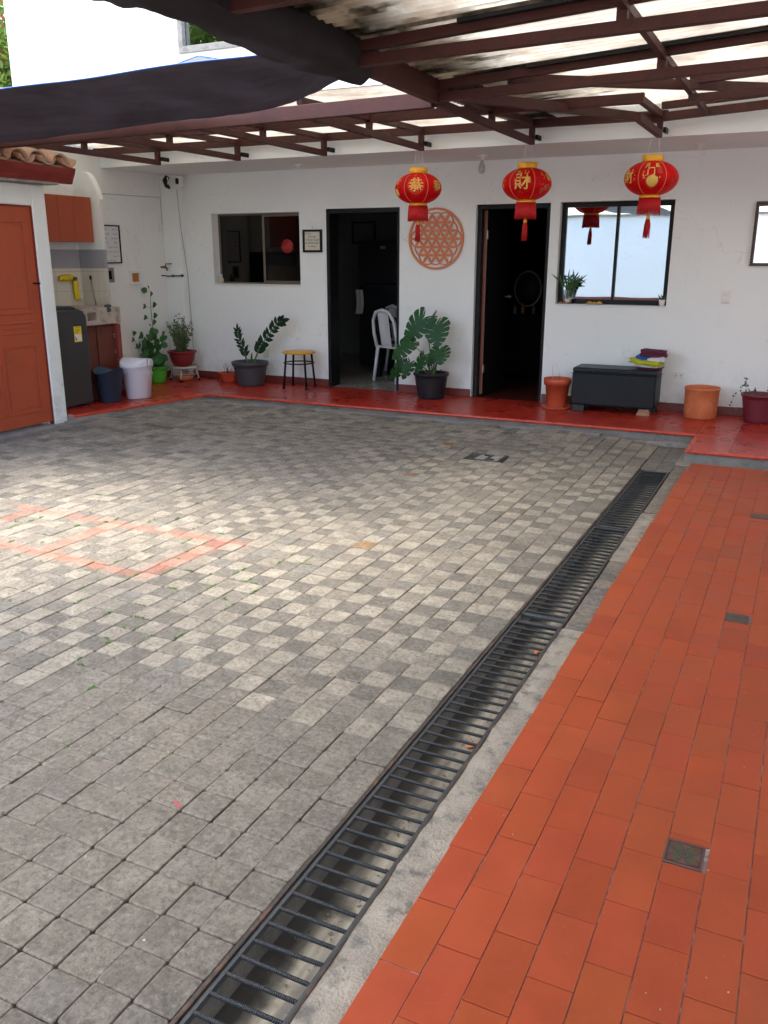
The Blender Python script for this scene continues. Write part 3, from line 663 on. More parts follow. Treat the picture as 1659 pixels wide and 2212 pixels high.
# window 1
def frame(x0, x1, z0, z1, y0, y1, w, mull=None, mw=.03):
    b = MB(); b.box(x0, x1, y0, y1, z0, z0 + w); b.box(x0, x1, y0, y1, z1 - w, z1); b.box(x0, x0 + w, y0, y1, z0 + w, z1 - w); b.box(x1 - w, x1, y0, y1, z0 + w, z1 - w)
    if mull: b.box(mull - mw / 2, mull + mw / 2, y0 - .004, y1, z0 + w, z1 - w)
    return b
fw = frame(WIN1[0], WIN1[1], WIN1[2], WIN1[3], 9.30, 9.345, .018, -6.125, .022).build('window', 'alu', house, bevel=.002)
frame(-6.12, -5.55, 1.31, 2.1, 9.288, 9.30, .02).build('sash', 'alu', fw, bevel=.002)
MB().box(-6.77, -6.13, 9.318, 9.323, 1.308, 2.1).build('pane', 'darkglass', fw); MB().box(-6.10, -5.57, 9.292, 9.296, 1.33, 2.08).build('pane', 'darkglass', fw)
b = MB(); b.lathe([(0, 0), (.082, 0), (.082, .003), (0, .003)], (0, 0), 32)
b.v = [(x - 5.78, 9.2915 - z, y + 1.735) for x, y, z in b.v]; tag(b.build('sticker', 'sticker', fw), 'round red sticker on the right pane')
MB().box(WIN1[0], WIN1[1], 9.15, 9.30, 1.279, 1.2895).build('sill', 'white', fw, bevel=.003)
# window 2
fw = frame(WIN2[0] + .004, WIN2[1] - .004, WIN2[2] + .004, WIN2[3] - .004, 9.245, 9.31, .046, -1.852, .026).build('window', 'black', house, bevel=.003)
for i, (a, c) in enumerate(((-2.376, -1.865), (-1.839, -1.35))):
    b = MB()
    def fn(u, v): return (a + (c - a) * u, 9.272 + .0002 * math.sin(u * 3.1) * math.sin(v * 3.1) + (.002 * u if i == 0 else 0), 1.19 + .917 * v)
    b.grid(fn, 10, 10); b.build('pane', 'filmglass', fw, fixn=False)
MB().box(-2.42, -1.305, 9.3, 9.33, 1.15, 2.14).build('blind', 'dark_inner', fw)
MB().box(WIN2[0], WIN2[1], 9.15, 9.245, 1.133, 1.1425).build('sill', 'wall', fw, bevel=.003)
# rooms behind the doorways
def room(x0, x1, y0, y1, z1, mat, nm):
    b = MB(); t = .08
    b.box(x0 - t, x1 + t, y1, y1 + t, 0, z1); b.box(x0 - t, x0, y0, y1, 0, z1); b.box(x1, x1 + t, y0, y1, 0, z1); b.box(x0 - t, x1 + t, y0, y1 + t, z1, z1 + t)
    b.build(nm, mat, house)
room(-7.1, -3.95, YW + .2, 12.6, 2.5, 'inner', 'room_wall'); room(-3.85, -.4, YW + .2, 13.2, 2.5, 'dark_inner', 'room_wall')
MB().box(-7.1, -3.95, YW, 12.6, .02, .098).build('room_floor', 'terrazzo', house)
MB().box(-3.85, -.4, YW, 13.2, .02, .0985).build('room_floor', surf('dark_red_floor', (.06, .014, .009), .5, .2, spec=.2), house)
MB().box(-12.4, 2.4, 9.37, 13.4, 2.6, 2.7).build('roof_slab', 'cement', house)

# white wall closing the courtyard behind the camera (seen in the mirrored panes)
cw = thing('boundary_wall', 'white boundary wall with a terracotta band, reflected in the mirrored window', 'wall', (-2, -8, 0))
MB().box(-12, 2.2, -8.2, -8.0, -.1, 2.75).build('wall', 'upper', cw); MB().box(-12, 2.2, -8.0, -7.985, .42, .52).build('band', 'skirt', cw)
MB().box(-12, 2.2, -8.25, -7.92, 2.75, 2.81).build('coping', 'cement', cw)

# ------------------------------------------------------------------ neighbouring upper storey
up = thing('neighbouring_house', 'bright white upper storey of the house behind, rising above the shade cloth', 'house', (-9, 11.6, 0))
UW = (-8.93, -7.83, 4.51, 5.6); UO = (-7.80, -6.6, 4.53, 5.7)
holed(-12.29, -3, 2.701, 7.5, 11.5, 11.7, [UW, UO]).build('wall', 'upper', up, fixn=False)
MB().box(-12.3, -11.75, 11.38, 11.5, 0, 7.5).build('pilaster', 'upper', up, bevel=.02)
w_ = frame(*UW, 11.46, 11.54, .09).build('window', 'cement', up, bevel=.004)
tag(w_, None); MB().box(UW[0] + .06, UW[1] - .06, 11.55, 11.555, UW[2] + .06, UW[3] - .06).build('pane', 'upglass', w_)
MB().box(-9.4, -6.2, 12.6, 12.7, 4.2, 6).build('inner_wall', 'inner', up); MB().box(-12.35, -3, 11.7, 16, 4.2, 4.3).build('slab', 'cement', up)
MB().box(-7.83, -7.80, 11.5, 11.6, 4.5, 5.7).build('jamb', 'black', up)
rb = thing('tiled_roof_corner', 'small corner of clay tiled roof at the left edge below the tree', 'roof', (-11.4, 10.6, 3.9))
b = MB(); b.prism([(-13, 10.4, 4.2), (-11.15, 10.4, 3.97), (-11.15, 10.4, 3.9), (-13, 10.4, 3.95)], (0, 1.0, 0)); b.build('eave', 'roofred', rb)
b = MB()
for k in range(8): b.tube([(-13, 10.45 + k * .13, 4.22), (-11.12, 10.45 + k * .13, 3.985)], .05, 8)
b.build('roof_tiles', 'roofred', rb)
# tree at the far left
tr = thing('tree', 'leafy tree with green and rust coloured leaves at the upper left corner', 'tree', (-17, 15.5, 0))
b = MB(); b.tube([(-17, 15.5, -.3), (-17.1, 15.4, 2), (-16.9, 15.5, 4), (-16.8, 15.4, 6)], [.22, .18, .12, .05], 10)
for k in range(16):
    a = rnd.uniform(0, 6.28); z = rnd.uniform(2.5, 5.5); L = rnd.uniform(1, 2)
    b.tube([(-17, 15.5, z), (-17 + .5 * L * math.cos(a), 15.5 + .5 * L * math.sin(a), z + .5), (-17 + L * math.cos(a), 15.5 + L * math.sin(a), z + 1.0)], [.06, .035, .012], 6)
b.build('trunk', 'twig', tr)
def leafcloud(b, c, rx, ry, rz, n, s, rr, drop=.3):
    clumps = [(Vector((rr.gauss(0, .45) * rx, rr.gauss(0, .45) * ry, rr.gauss(0, .45) * rz)), rr.uniform(.15, .35)) for _ in range(max(6, n // 60))]
    for i in range(n):
        cc, cr = rr.choice(clumps); p = Vector(c) + cc + Vector((rr.gauss(0, 1), rr.gauss(0, 1), rr.gauss(0, 1))) * cr * min(rx, rz)
        d = Vector((rr.gauss(0, 1), rr.gauss(0, 1), rr.gauss(-drop, .7))).normalized(); u = d.orthogonal().normalized(); u.rotate(Matrix.Rotation(rr.uniform(0, 6.28), 3, d)); L = s * rr.uniform(.7, 1.3)
        b.add([p, p + d * L * .5 + u * L * .2, p + d * L, p + d * L * .5 - u * L * .2], [(0, 1, 2, 3)])
r2 = random.Random(3)
b = MB(); leafcloud(b, (-16.6, 15.2, 5.6), 1.6, 1.2, 1.6, 5200, .2, r2); cr = b.build('crown', 'tree_leaf', tr, fixn=False)
b = MB(); leafcloud(b, (-16.5, 15.0, 5.5), 1.5, 1.1, 1.2, 1300, .18, r2); b.build('blossom', 'tree_leaf_red', tr, fixn=False)
# a second tree stands behind the photographer; the upstairs pane mirrors it
tr2 = thing('tree', 'tall green tree mirrored in the upstairs window pane', 'tree', (-20, -5, 0))
MB().tube([(-20, -5, -.3), (-20, -5, 5), (-19.6, -5, 9)], [.3, .2, .08], 10).build('trunk', 'twig', tr2)
b = MB(); leafcloud(b, (-20, -5, 10), 5, 3, 4, 5200, .6, r2); b.build('crown', 'tree_leaf', tr2, fixn=False)
pk = thing('tarpaulin_peak', 'grey tarpaulin peak with blue edge poking above the black shade cloth', 'tarpaulin', (-6.8, 9.2, 3.5))
b = MB(); ap = (-6.8, 9.1, 3.86); base = [(-7.7, 8.9, 3.63), (-5.95, 8.9, 3.66), (-6.0, 9.9, 3.6), (-7.6, 9.9, 3.6)]
for i in range(4):
    A, B = Vector(base[i]), Vector(base[(i + 1) % 4])
    def fn(u, v): p = A.lerp(B, u).lerp(Vector(ap), v); p.z -= .012 * math.sin(v * math.pi) * (1 - .4 * math.sin(u * math.pi)); return p
    b.grid(fn, 6, 6)
b.build('canvas', 'shade_grey', pk, thick=.006)
b = MB(); b.tube([base[0], (-7.3, 9.0, 3.735), ap], .008, 6); b.tube([ap, (-6.3, 9.0, 3.755), base[1]], .008, 6); b.build('edging', 'bluepaint', pk)
MB().tube([(-6.8, 9.1, 2.9), (-6.8, 9.1, 3.84)], .02, 8).build('pole', 'black', pk)

# ------------------------------------------------------------------ steel pergola with translucent roof
pg = thing('pergola', 'maroon steel pergola with translucent corrugated roof sheets over the courtyard', 'pergola', (-2.38, 5.7, 0))
def lowz(x): return 2.577 + .02 * (x + 2.38)
def upz(x): return 2.648 + .055 * (x + 2.38)
MB().bar((-7.46, 5.71, 2.525), (-2.40, 5.71, 2.595), .06, .095).build('beam', 'steel', pg, bevel=.003)
b = MB().bar((-2.38, -5.3, 2.610), (-2.38, 5.74, 2.610), .06, .072); b.bar((-2.38, -5.3, 2.680), (-2.38, 5.74, 2.680), .059, .069); b.build('edge_beam', 'steel', pg, bevel=.003)
TY = [-1.32, -.15, 1.02, 2.19, 3.36, 4.53, 5.70]
for yy in TY:
    MB().bar((-2.345, yy, lowz(-2.345) + .028), (2.2, yy, lowz(2.2) + .028), .05, .056).build('lower_chord', 'steel', pg, bevel=.003)
    MB().bar((-2.345, yy, upz(-2.345) + .027), (2.2, yy, upz(2.2) + .027), .05, .052).build('upper_chord', 'steel', pg, bevel=.003)
    for xx in (-.955, .45, 1.85): MB().box(xx - .025, xx + .025, yy - .024, yy + .024, lowz(xx) + .05, upz(xx) + .02).build('strut', 'steel', pg, bevel=.002)
for xx in (-.945, 1.9):
    MB().bar((xx, -5.2, upz(xx) + .0), (xx, 7.9, upz(xx) + .0), .035, .045).build('tie', 'steel', pg, bevel=.002)
for yy in TY: MB().bar((-1.75, yy - .06, upz(-1.75) + .045), (2.2, yy - .06, upz(2.2) + .045), .045, .018).build('dark_strip', 'black', pg)  # thin black bars under the sheet, beside each upper chord
MB().bar((-.95, 6.87, lowz(-.95) + .07), (2.2, 6.87, lowz(2.2) + .07), .05, .05).build('lower_chord', 'steel', pg, bevel=.003)
MB().bar((-.95, 6.87, upz(-.95) + .06), (2.2, 6.87, upz(2.2) + .06), .05, .05).build('upper_chord', 'steel', pg, bevel=.003)
XB = [-6.533, -5.496, -4.477, -3.442, -2.386, -1.302]
for i, xx in enumerate(XB):
    ys = 5.745 if i < 5 else 6.93
    MB().bar((xx, ys, 2.585), (xx, 7.95, 2.585), .045, .052).build('lower_chord', 'steel', pg, bevel=.003)
    MB().bar((xx, ys, 2.668 if i < 5 else 2.71), (xx, 7.95, 2.735), .045, .05).build('upper_chord', 'steel', pg, bevel=.003)
    for yy in ((6.85, 7.925) if i < 5 else (7.925,)): MB().box(xx - .022, xx + .022, yy - .025, yy + .025, 2.565, 2.73 if yy > 7 else 2.70).build('strut', 'steel', pg, bevel=.002)
    MB().box(xx + .024, xx + .05, 7.94, 8.058, 2.60, 2.64).build('bracket', 'black', pg, bevel=.003)
for yy, z in ((6.85, 2.695), (7.97, 2.735)): MB().bar((-7.46, yy, z), (-1.25, yy, z), .05, .07).build('purlin', 'steel', pg, bevel=.003)
b = MB()
MB().bar((-2.3, 5.76, 2.625), (-1.3, 7.95, 2.70), .05, .065).build('hip_rafter', 'steel', pg, bevel=.003)
MB().bar((-1.9, 5.76, 2.69), (-.25, 7.6, 2.80), .05, .06).build('hip_rafter', 'steel', pg, bevel=.003)
MB().bar((-1.3, 7.93, 2.715), (2.2, 7.93, 2.90), .05, .065).build('lower_chord', 'steel', pg, bevel=.003)
MB().bar((-1.3, 7.93, 2.80), (2.2, 7.93, 2.99), .05, .055).build('upper_chord', 'steel', pg, bevel=.003)
def corr(x0, x1, y0, y1, zf, nx, pitch=.076, amp=.009):
    b = MB(); ny = int((y1 - y0) / (pitch / 6))
    def fn(u, v): x = x0 + (x1 - x0) * u; y = y0 + (y1 - y0) * v; return (x, y, zf(x, y) + amp * math.sin(2 * math.pi * y / pitch))
    b.grid(fn, nx, ny); return b
zr = lambda x, y: upz(x) + .067
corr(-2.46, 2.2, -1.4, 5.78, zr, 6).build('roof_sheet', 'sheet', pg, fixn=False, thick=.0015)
zr2 = lambda x, y: 2.712 + (y - 5.74) * .03
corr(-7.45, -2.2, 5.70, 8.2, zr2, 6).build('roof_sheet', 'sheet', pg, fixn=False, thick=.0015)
zr3 = lambda x, y: max(2.72, upz(x) + .075) + max(0, (y - 5.7)) * .035
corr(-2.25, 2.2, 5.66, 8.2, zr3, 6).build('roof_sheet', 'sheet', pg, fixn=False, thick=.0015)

# shade cloths
sc = thing('shade_cloth', 'long black shade cloth slung under the open sky in front of the pergola beam', 'shade cloth', (-4.5, 5, 2.6))
def clothA(u, v):
    x = -7.44 + 5.02 * u; k = max(0, (u - .62) / .38)
    yn = 4.60 + (4.12 - 4.60) * min(1, u / .97); yf = 5.655 - .95 * k ** 1.8
    y = yn + (yf - yn) * v
    sag = (.13 + .03 * math.sin(u * 7)) * (1 - k ** 3)
    z = 2.615 - sag * (v ** 1.6) * (math.sin(min(1, v * 1.02) * math.pi * .93) + .25) * 1.25
    z += .011 * math.sin(v * 24 + u * 9) * v + .006 * math.sin(v * 50 - u * 21) + .016 * k * k * math.sin(u * 110 + v * 5) * (1 - v ** 3) * min(1, v * 3)
    return (x, y, z - .02 * k + .05 * v ** 6)
MB().grid(clothA, 110, 36).build('sheet', 'shade', sc, thick=.004, fixn=False)
def foldA(u, v):
    x = -7.44 + 4.75 * u; p = clothA(u * .94, .55 + .42 * v); return (p[0], p[1], p[2] - .012 - .03 * math.sin(v * math.pi) + .01 * math.sin(u * 30 + v * 5))
MB().tube([Vector(clothA(i / 40, 0)) + Vector((0, 0, .004)) for i in range(41)], .0035, 6).build('edge_cord', 'bluepaint', sc)
sc2 = thing('shade_cloth', 'black shade cloth bunched along the edge beam of the roof', 'shade cloth', (-2.5, 3.6, 2.6))
def clothB(u, v):
    y = 1.6 + 3.08 * u; w = .17 + .03 * math.sin(u * 9)
    if u > .8: w *= 1 - (u - .8) / .2 * .4
    if v < .3: q = v / .3; x = -2.328 + .012 * math.sin(q * 3.1); z = 2.735 - .175 * q
    else: q = (v - .3) / .7; x = -2.328 - w * q ** .9 - .03 * math.sin(q * 3.1); z = 2.56 - .045 * math.sin(q * math.pi) + .06 * max(0, q - .75) * 2
    return (x + .005 * math.sin(u * 44 + v * 3), y, z + .006 * math.sin(u * 50 + v * 9) - .01 * math.sin(u * 11))
MB().grid(clothB, 90, 16).build('sheet', 'shade', sc2, thick=.004, fixn=False)
def clothB2(u, v):
    y = 2.4 + 1.1 * u; x = -2.42 - (.24 * math.sin(min(1, u * 1.2) * math.pi) ** .6 + .02) * v; return (x, y, 2.60 - .03 * v * math.sin(u * 3.1) + .006 * math.sin(u * 50))
MB().grid(clothB2, 40, 10).build('flap', 'shade', sc2, thick=.003, fixn=False)
sc3 = thing('shade_cloth', 'grey corner of folded tarpaulin hanging at the upper left corner', 'shade cloth', (-3.9, 2.8, 2.65))
def clothC(u, v):
    x = -4.3 + 1.22 * u; e = .015 * math.sin(u * 19); return (x, -5.0 + (8.02 + e) * v, 2.66 - .05 * math.sin(v * math.pi) + .01 * math.sin(u * 22) + .01 * math.sin(v * 16))
MB().grid(clothC, 40, 40).build('sheet', 'shade_grey', sc3, thick=.006, fixn=False)

# ------------------------------------------------------------------ washing area at the left
st = thing('storage_shed', 'white lean-to shed with brick red panelled door, red gutter board and clay tiles', 'shed', (-6.6, 5.5, 0))
b = MB(); b.box(-6.64, -6.53, 6.125, 6.285, 0, 2.24); b.box(-6.64, -6.53, 3.0, 6.125, 2.055, 2.24); b.box(-6.64, -6.53, 3.0, 5.05, 0, 2.055); b.build('wall', 'wall2', st, bevel=.012)
MB().box(-7.6, -6.64, 6.2, 6.32, 0, 2.3).build('side_wall', 'wall2', st); MB().box(-7.6, -7.5, 3, 6.2, 0, 2.6).build('rear_wall', 'wall2', st)
b = MB(); b.box(-6.62, -6.545, 5.0, 6.13, 2.20 + .045, 2.30); b.build('ceiling_edge', 'cement', st)
MB().box(-6.56, -6.40, 3.0, 6.34, 2.243, 2.262).build('soffit_board', 'cement', st)
b = MB(); prof = [(-6.46, 2.262), (-6.405, 2.262), (-6.39, 2.30), (-6.365, 2.345), (-6.35, 2.385), (-6.35, 2.40), (-6.46, 2.40)]
b.prism([(x, 3.0, z) for x, z in prof], (0, 3.52, 0)); b.build('gutter_board', 'red_paint', st, bevel=.003)
b = MB(); b.prism([(-7.6, 3.0, 2.74), (-6.36, 3.0, 2.405), (-6.36, 3.0, 2.40), (-6.46, 3.0, 2.40), (-7.6, 3.0, 2.70)], (0, 3.5, 0)); b.build('roof', 'rooftile', st)
def rtile(b, x0, x1, y, zf, up=True, r=.1):
    n = 10; L = []
    for j, x in enumerate((x0, x1)):
        rr = r * (1.05 if j == 0 else .9)
        for k in range(n + 1):
            a = math.pi * k / n; s_ = 1 if up else -1
            L.append((x, y - rr * math.cos(a), zf(x) + (.0 if up else .06) + s_ * rr * .85 * math.sin(a)))
    b.add(L, [(k, k + 1, n + 1 + k + 1, n + 1 + k) for k in range(n)], True)
zf = lambda x: 2.415 + (-6.36 - x) * .27
for row in range(4):
    b = MB(); x0 = -6.33 - row * .32
    for k in range(14):
        y = 3.12 + k * .245 + rnd.uniform(-.012, .012); rtile(b, x0 + rnd.uniform(-.02, .03), x0 - .36, y, lambda x: zf(x) + .012, True); rtile(b, x0, x0 - .36, y + .1225, lambda x: zf(x) + .004, False, .075)
    b.build('tile_row', 'rooftile', st, thick=.012, fixn=False)
dr = MB(); dr.box(-6.60, -6.562, 5.06, 6.118, .06, 2.045)
door = dr.build('door', 'brick_door', st, bevel=.002)
def panel(y0, y1, z0, z1):
    b = MB(); w = .018; x = -6.5615
    for (a, c, d, e) in ((y0, y1, z0, z0 + w), (y0, y1, z1 - w, z1), (y0, y0 + w, z0 + w, z1 - w), (y1 - w, y1, z0 + w, z1 - w)): b.box(x, x + .009, a, c, d, e)
    b.box(x, x + .006, y0 + .05, y1 - .05, z0 + .05, z1 - .05)
    b.build('panel', 'brick_door', door, bevel=.003)
for (a, c) in ((5.14, 5.53), (5.61, 6.02)):
    panel(a, c, 1.10, 1.92); panel(a, c, .92, 1.03); panel(a, c, .18, .82)
MB().box(-6.563, -6.535, 6.06, 6.125, 1.36, 1.375).build('latch', 'black', door)
b = MB(); b.box(-6.60, -6.545, 6.1185, 6.13, .02, 2.05); b.box(-6.60, -6.545, 5.05, 6.118, 2.0455, 2.056); b.build('door_frame', 'red_paint', st)
# wing wall + niche
ww = thing('wing_wall', 'white round-shouldered wing wall with a grey band over cream tiles beside the wall cabinet', 'wall', (-7.3, 7.7, 0))
def wing(z0, z1, grow=0):
    foot = [(-7.469, 7.6 - grow), (-7.30, 7.6 - grow), (-7.115 + grow, 7.615 - grow), (-7.14 + grow, 7.68), (-7.469, 7.68)]
    b = MB(); b.prism([(x, y, z0) for x, y in foot], (0, 0, z1 - z0)); return b
b = wing(.1, 2.2)
zt = lambda x: 2.50 - max(0, (x + 7.30)) ** 2 * 8.5 if x > -7.30 else 2.50 + (-7.3 - x) * .12
xs = [-7.469, -7.40, -7.30, -7.25, -7.21, -7.17, -7.14, -7.118]
yb = lambda x: 7.6 if x <= -7.3 else 7.6 + (x + 7.3) / .185 * .015
vs = []; fs = []
for i, x in enumerate(xs):
    vs += [(x, yb(x), 2.2), (x, yb(x), max(2.2, zt(x))), (x, 7.68, max(2.2, zt(x))), (x, 7.68, 2.2)]
for i in range(len(xs) - 1):
    a = i * 4; fs += [(a, a + 4, a + 5, a + 1), (a + 1, a + 5, a + 6, a + 2), (a + 2, a + 6, a + 7, a + 3)]
fs.append((len(xs) * 4 - 4, len(xs) * 4 - 1, len(xs) * 4 - 2, len(xs) * 4 - 3)); b.add(vs, fs)
b.build('wall', 'wall', ww, fixn=True)
wing(1.485, 1.685, .003).build('band', 'paint_grey', ww); wing(.9, 1.484, .005).build('tiles', 'creamtile', ww)
b = MB().box(-7.469, -7.464, 6.33, 7.594, .9, 1.484); b.build('tiles', 'creamtile', ww); MB().box(-7.469, -7.466, 6.33, 7.596, 1.4845, 1.685).build('band', 'paint_grey', ww)
# wall cabinet
wc = thing('wall_cabinet', 'red-brown laminate wall cabinet with three plain doors above the laundry sink', 'cabinet', (-7.33, 7.2, 1.77))
MB().box(-7.468, -7.222, 6.42, 7.575, 1.765, 2.225).build('carcass', 'cab_dark', wc, bevel=.002)
for (a, c) in ((6.42, 6.743), (6.746, 7.087), (7.090, 7.302), (7.305, 7.575)): MB().box(-7.221, -7.203, a, c, 1.762, 2.228).build('cabinet_door', 'cab', wc, bevel=.002)
# laundry sink
sk = thing('laundry_sink', 'stained cast concrete laundry sink on a red-brown cupboard', 'sink', (-7.1, 7.2, .1))
MAT['sinkc'] = surf('stained_granite', (.42, .36, .31), .6, .25, 8, 90, .3, .004, c2=(.2, .15, .12), thr=(.52, .68))
b = MB(); b.box(-7.462, -6.86, 7.15, 7.515, .905, 1.085); b.box(-7.462, -6.9, 6.33, 7.15, .905, .945); b.box(-6.9, -6.86, 6.33, 7.02, .905, 1.085); b.box(-7.462, -7.38, 6.33, 7.15, .945, 1.085); b.box(-6.9, -6.86, 7.02, 7.15, .905, .955); b.box(-6.9, -6.86, 7.02, 7.15, 1.04, 1.085)
b.build('basin', 'sinkc', sk, bevel=.006)
MB().box(-7.4, -6.93, 6.33, 7.44, .1, .9).build('cupboard', 'cab_dark', sk)
for (a, c) in ((6.75, 7.165), (7.19, 7.435)):
    d = MB().box(-6.929, -6.912, a, c, .13, .885).build('cupboard_door', 'cab_dark', sk, bevel=.003); MB().lathe([(0, -.01), (.009, -.008), (.011, 0), (.009, .008), (0, .01)], (-6.903, a + .06), 10, z0=.8).build('knob', 'brass', d)
b = MB(); b.box(-6.95, -6.865, 7.445, 7.51, .1, .90); b.build('pillar', surf('peeling_red', (.22, .035, .03), .6, .2, 8, 60, .3, .004, c2=(.45, .38, .32), thr=(.6, .66)), sk, bevel=.008)
b = MB(); 
def lump(b, c, sx, sy, sz, seed, nu=20, nv=12, e=.6, amp=.15, fr=3):
    def fn(u, v):
        a = 2 * math.pi * u; t = math.pi * (v - .5)
        sg = lambda q, p_: math.copysign(abs(q) ** p_, q)
        x, y, z = sg(math.cos(a), e) * sg(math.cos(t), e), sg(math.sin(a), e) * sg(math.cos(t), e), sg(math.sin(t), e)
        k = 1 + amp * noise.noise(Vector((x * fr + seed, y * fr, z * fr)))
        return (c[0] + x * sx * k, c[1] + y * sy * k, c[2] + z * sz * k)
    b.grid(fn, nu, nv); return b
lump(MB(), (-6.875, 7.35, 1.065), .02, .05, .045, 3, amp=.5).build('rag', surf('dark_rag', (.06, .075, .085), .9, .2), None)
rg = bpy.data.objects['rag']; tag(rg, 'dark wet rag hanging over the rim of the laundry sink', 'rag')
gl = thing('rubber_gloves', 'yellow rubber gloves hung on the cream tiles above the sink', 'gloves', (-7.44, 7.4, 1.3))
b = lump(MB(), (-7.435, 7.35, 1.385), .022, .10, .035, 5, amp=.25, e=.8); 
for k in range(3): b.tube([(-7.43, 7.28 - .0 * k, 1.375 + .012 * k), (-7.43, 7.235, 1.36 + .018 * k)], .011, 8)
b.build('glove', 'glove', gl)
b = lump(MB(), (-7.43, 7.465, 1.27), .022, .035, .09, 8, amp=.25, e=.8)
for k in range(4): b.tube([(-7.43, 7.45 + .018 * k, 1.2), (-7.43, 7.455 + .02 * k, 1.145 - .008 * (k % 2))], .011, 8)
b.build('glove', 'glove', gl)
lump(MB(), (-7.425, 7.455, 1.375), .02, .03, .02, 11, amp=.3).build('clip', 'twig', gl)
sp_ = thing('broomstick', 'thin grey stick leaning in the corner behind the sink', 'broomstick', (-7.2, 7.52, 1.09))
MB().tube([(-7.292, 7.56, 1.38), (-7.171, 7.48, 1.09)], .007, 8).build('stick', 'chrome', sp_); MB().tube([(-7.296, 7.563, 1.405), (-7.286, 7.556, 1.365)], .012, 8).build('grip', 'black', sp_)
# washing machine
wm = thing('washing_machine', 'dark grey top-loading washing machine with yellow energy label', 'washing machine', (-6.98, 6.65, .1))
b = MB(); pts = [(6.36, .115), (6.905, .115), (6.905, .98), (6.895, 1.03), (6.865, 1.07), (6.82, 1.09), (6.36, 1.09)]
b.prism([(-6.76, y, z) for y, z in pts], (-.6, 0, 0)); b.build('body', 'grey_plastic', wm, bevel=.02, seg=3)
b = MB(); b.prism([(-6.80, y, z) for y, z in [(6.40, 1.092), (6.80, 1.092), (6.80, 1.105), (6.74, 1.125), (6.40, 1.14)]], (-.52, 0, 0)); b.build('lid', 'greyplastic2', wm, bevel=.008)
b = MB(); b.box(-7.36, -6.8, 6.38, 6.88, .1, .115); b.build('foot', 'black', wm)
lb = MB().box(-6.7595, -6.7575, 6.705, 6.808, .766, .922).build('energy_label', 'labelyellow', wm)
MB().box(-6.7574, -6.7568, 6.712, 6.801, .778, .842).build('white_field', 'paperwhite', lb)
b = MB(); b.prism([(-6.7566, 6.716, .785), (-6.7566, 6.716, .83), (-6.7566, 6.742, .785)], (.0004, 0, 0)); b.build('arrow', 'sticker', lb)
def wtext(txt, size, origin, right, upv, off=.0006, align='CENTER'):
    vs, fs = textmesh(txt, size, align); r, u = Vector(right), Vector(upv); n_ = r.cross(u); o = Vector(origin)
    b = MB(); b.add([o + r * v.x + u * v.y + n_ * off for v in vs], fs); return b
b = wtext('ENERGÍA', .018, (-6.7574, 6.757, .909), (0, 1, 0), (0, 0, 1))
for k in range(4): b.box(-6.7574, -6.7569, 6.715, 6.795 - .01 * k, .888 - k * .011, .891 - k * .011)
b.build('lettering', 'ink', lb, fixn=False)
# bins
def scoop(c, r0, r1, z0, h, dip, sx, n=48, wall=.004):
    b = MB()
    def top(a): return h + dip * math.cos(2 * a)
    rings = []
    prof = [(0, 0, 0), (r0 * .9, 0, 0), (r0, .01, 0), (r1, 1, 1), (r1 + .006, 1, 1), (r1 - wall, 1, 1), (r0 - wall, .03, 0), (0, .03, 0)]
    vs = []
    for (r, t, _) in prof:
        for k in range(n):
            a = 2 * math.pi * k / n; z = z0 + (t * top(a) if t > .5 else t * h); vs.append((c[0] + r * math.cos(a) * sx, c[1] + r * math.sin(a), z))
    fs = [(i * n + k, i * n + (k + 1) % n, (i + 1) * n + (k + 1) % n, (i + 1) * n + k) for i in range(len(prof) - 1) for k in range(n)]
    return b.add(vs, fs, True)
bb = thing('bin', 'navy blue open plastic bin beside the washing machine', 'bin', (-6.70, 7.10, .1), 'plastic bins')
sb_ = scoop((-6.72, 7.10), .115, .15, .1, .34, .028, .95).build('body', 'blueplastic', bb, thick=0); 
b = MB(); b.tube([(-6.60, 7.17, .375), (-6.575, 7.13, .368), (-6.585, 7.205, .38)], .006, 6); b.build('handle_rim', 'blueplastic', bb)
wb = thing('bin', 'white plastic laundry bin with curved swing lid in front of the green pot', 'bin', (-6.64, 7.46, .1), 'plastic bins')
n = 48; c = (-6.64, 7.46)
prof = [(0, .1), (.128, .1), (.137, .108), (.170, .435), (.180, .447)]
b = MB(); b.lathe(prof, c, 48, sx=.9, sy=1.05); b.build('body', 'whiteplastic', wb)
b = MB()
def lidf(u, v):
    a = 2 * math.pi * u; r = .184 * v; x = c[0] + r * math.cos(a) * .9; y = c[1] + r * math.sin(a) * 1.05
    return (x, y, .450 + .088 * (1 - ((y - c[1]) / .194) ** 2))
b.grid(lidf, 48, 10)
def skirtf(u, v):
    a = 2 * math.pi * u; x, y, z = lidf(u, 1); return (x, y, z + (.443 - z) * v)
b.grid(skirtf, 48, 4); b.build('lid', 'whiteplastic', wb, thick=.003, fixn=False)
b = MB(); 
q = [(-.055, .365), (.055, .365), (.055, .39), (-.055, .39), (-.055, .365)]
b.tube([(c[0] + .153, c[1] + y + .02, z) for y, z in q], .003, 6); b.build('handle', 'whiteplastic', wb)
MB().tube([(c[0] + .125, c[1] - .09, .455), (c[0] + .14, c[1], .458), (c[0] + .125, c[1] + .09, .455)], .003, 6).build('lid_slot', 'chrome', wb)

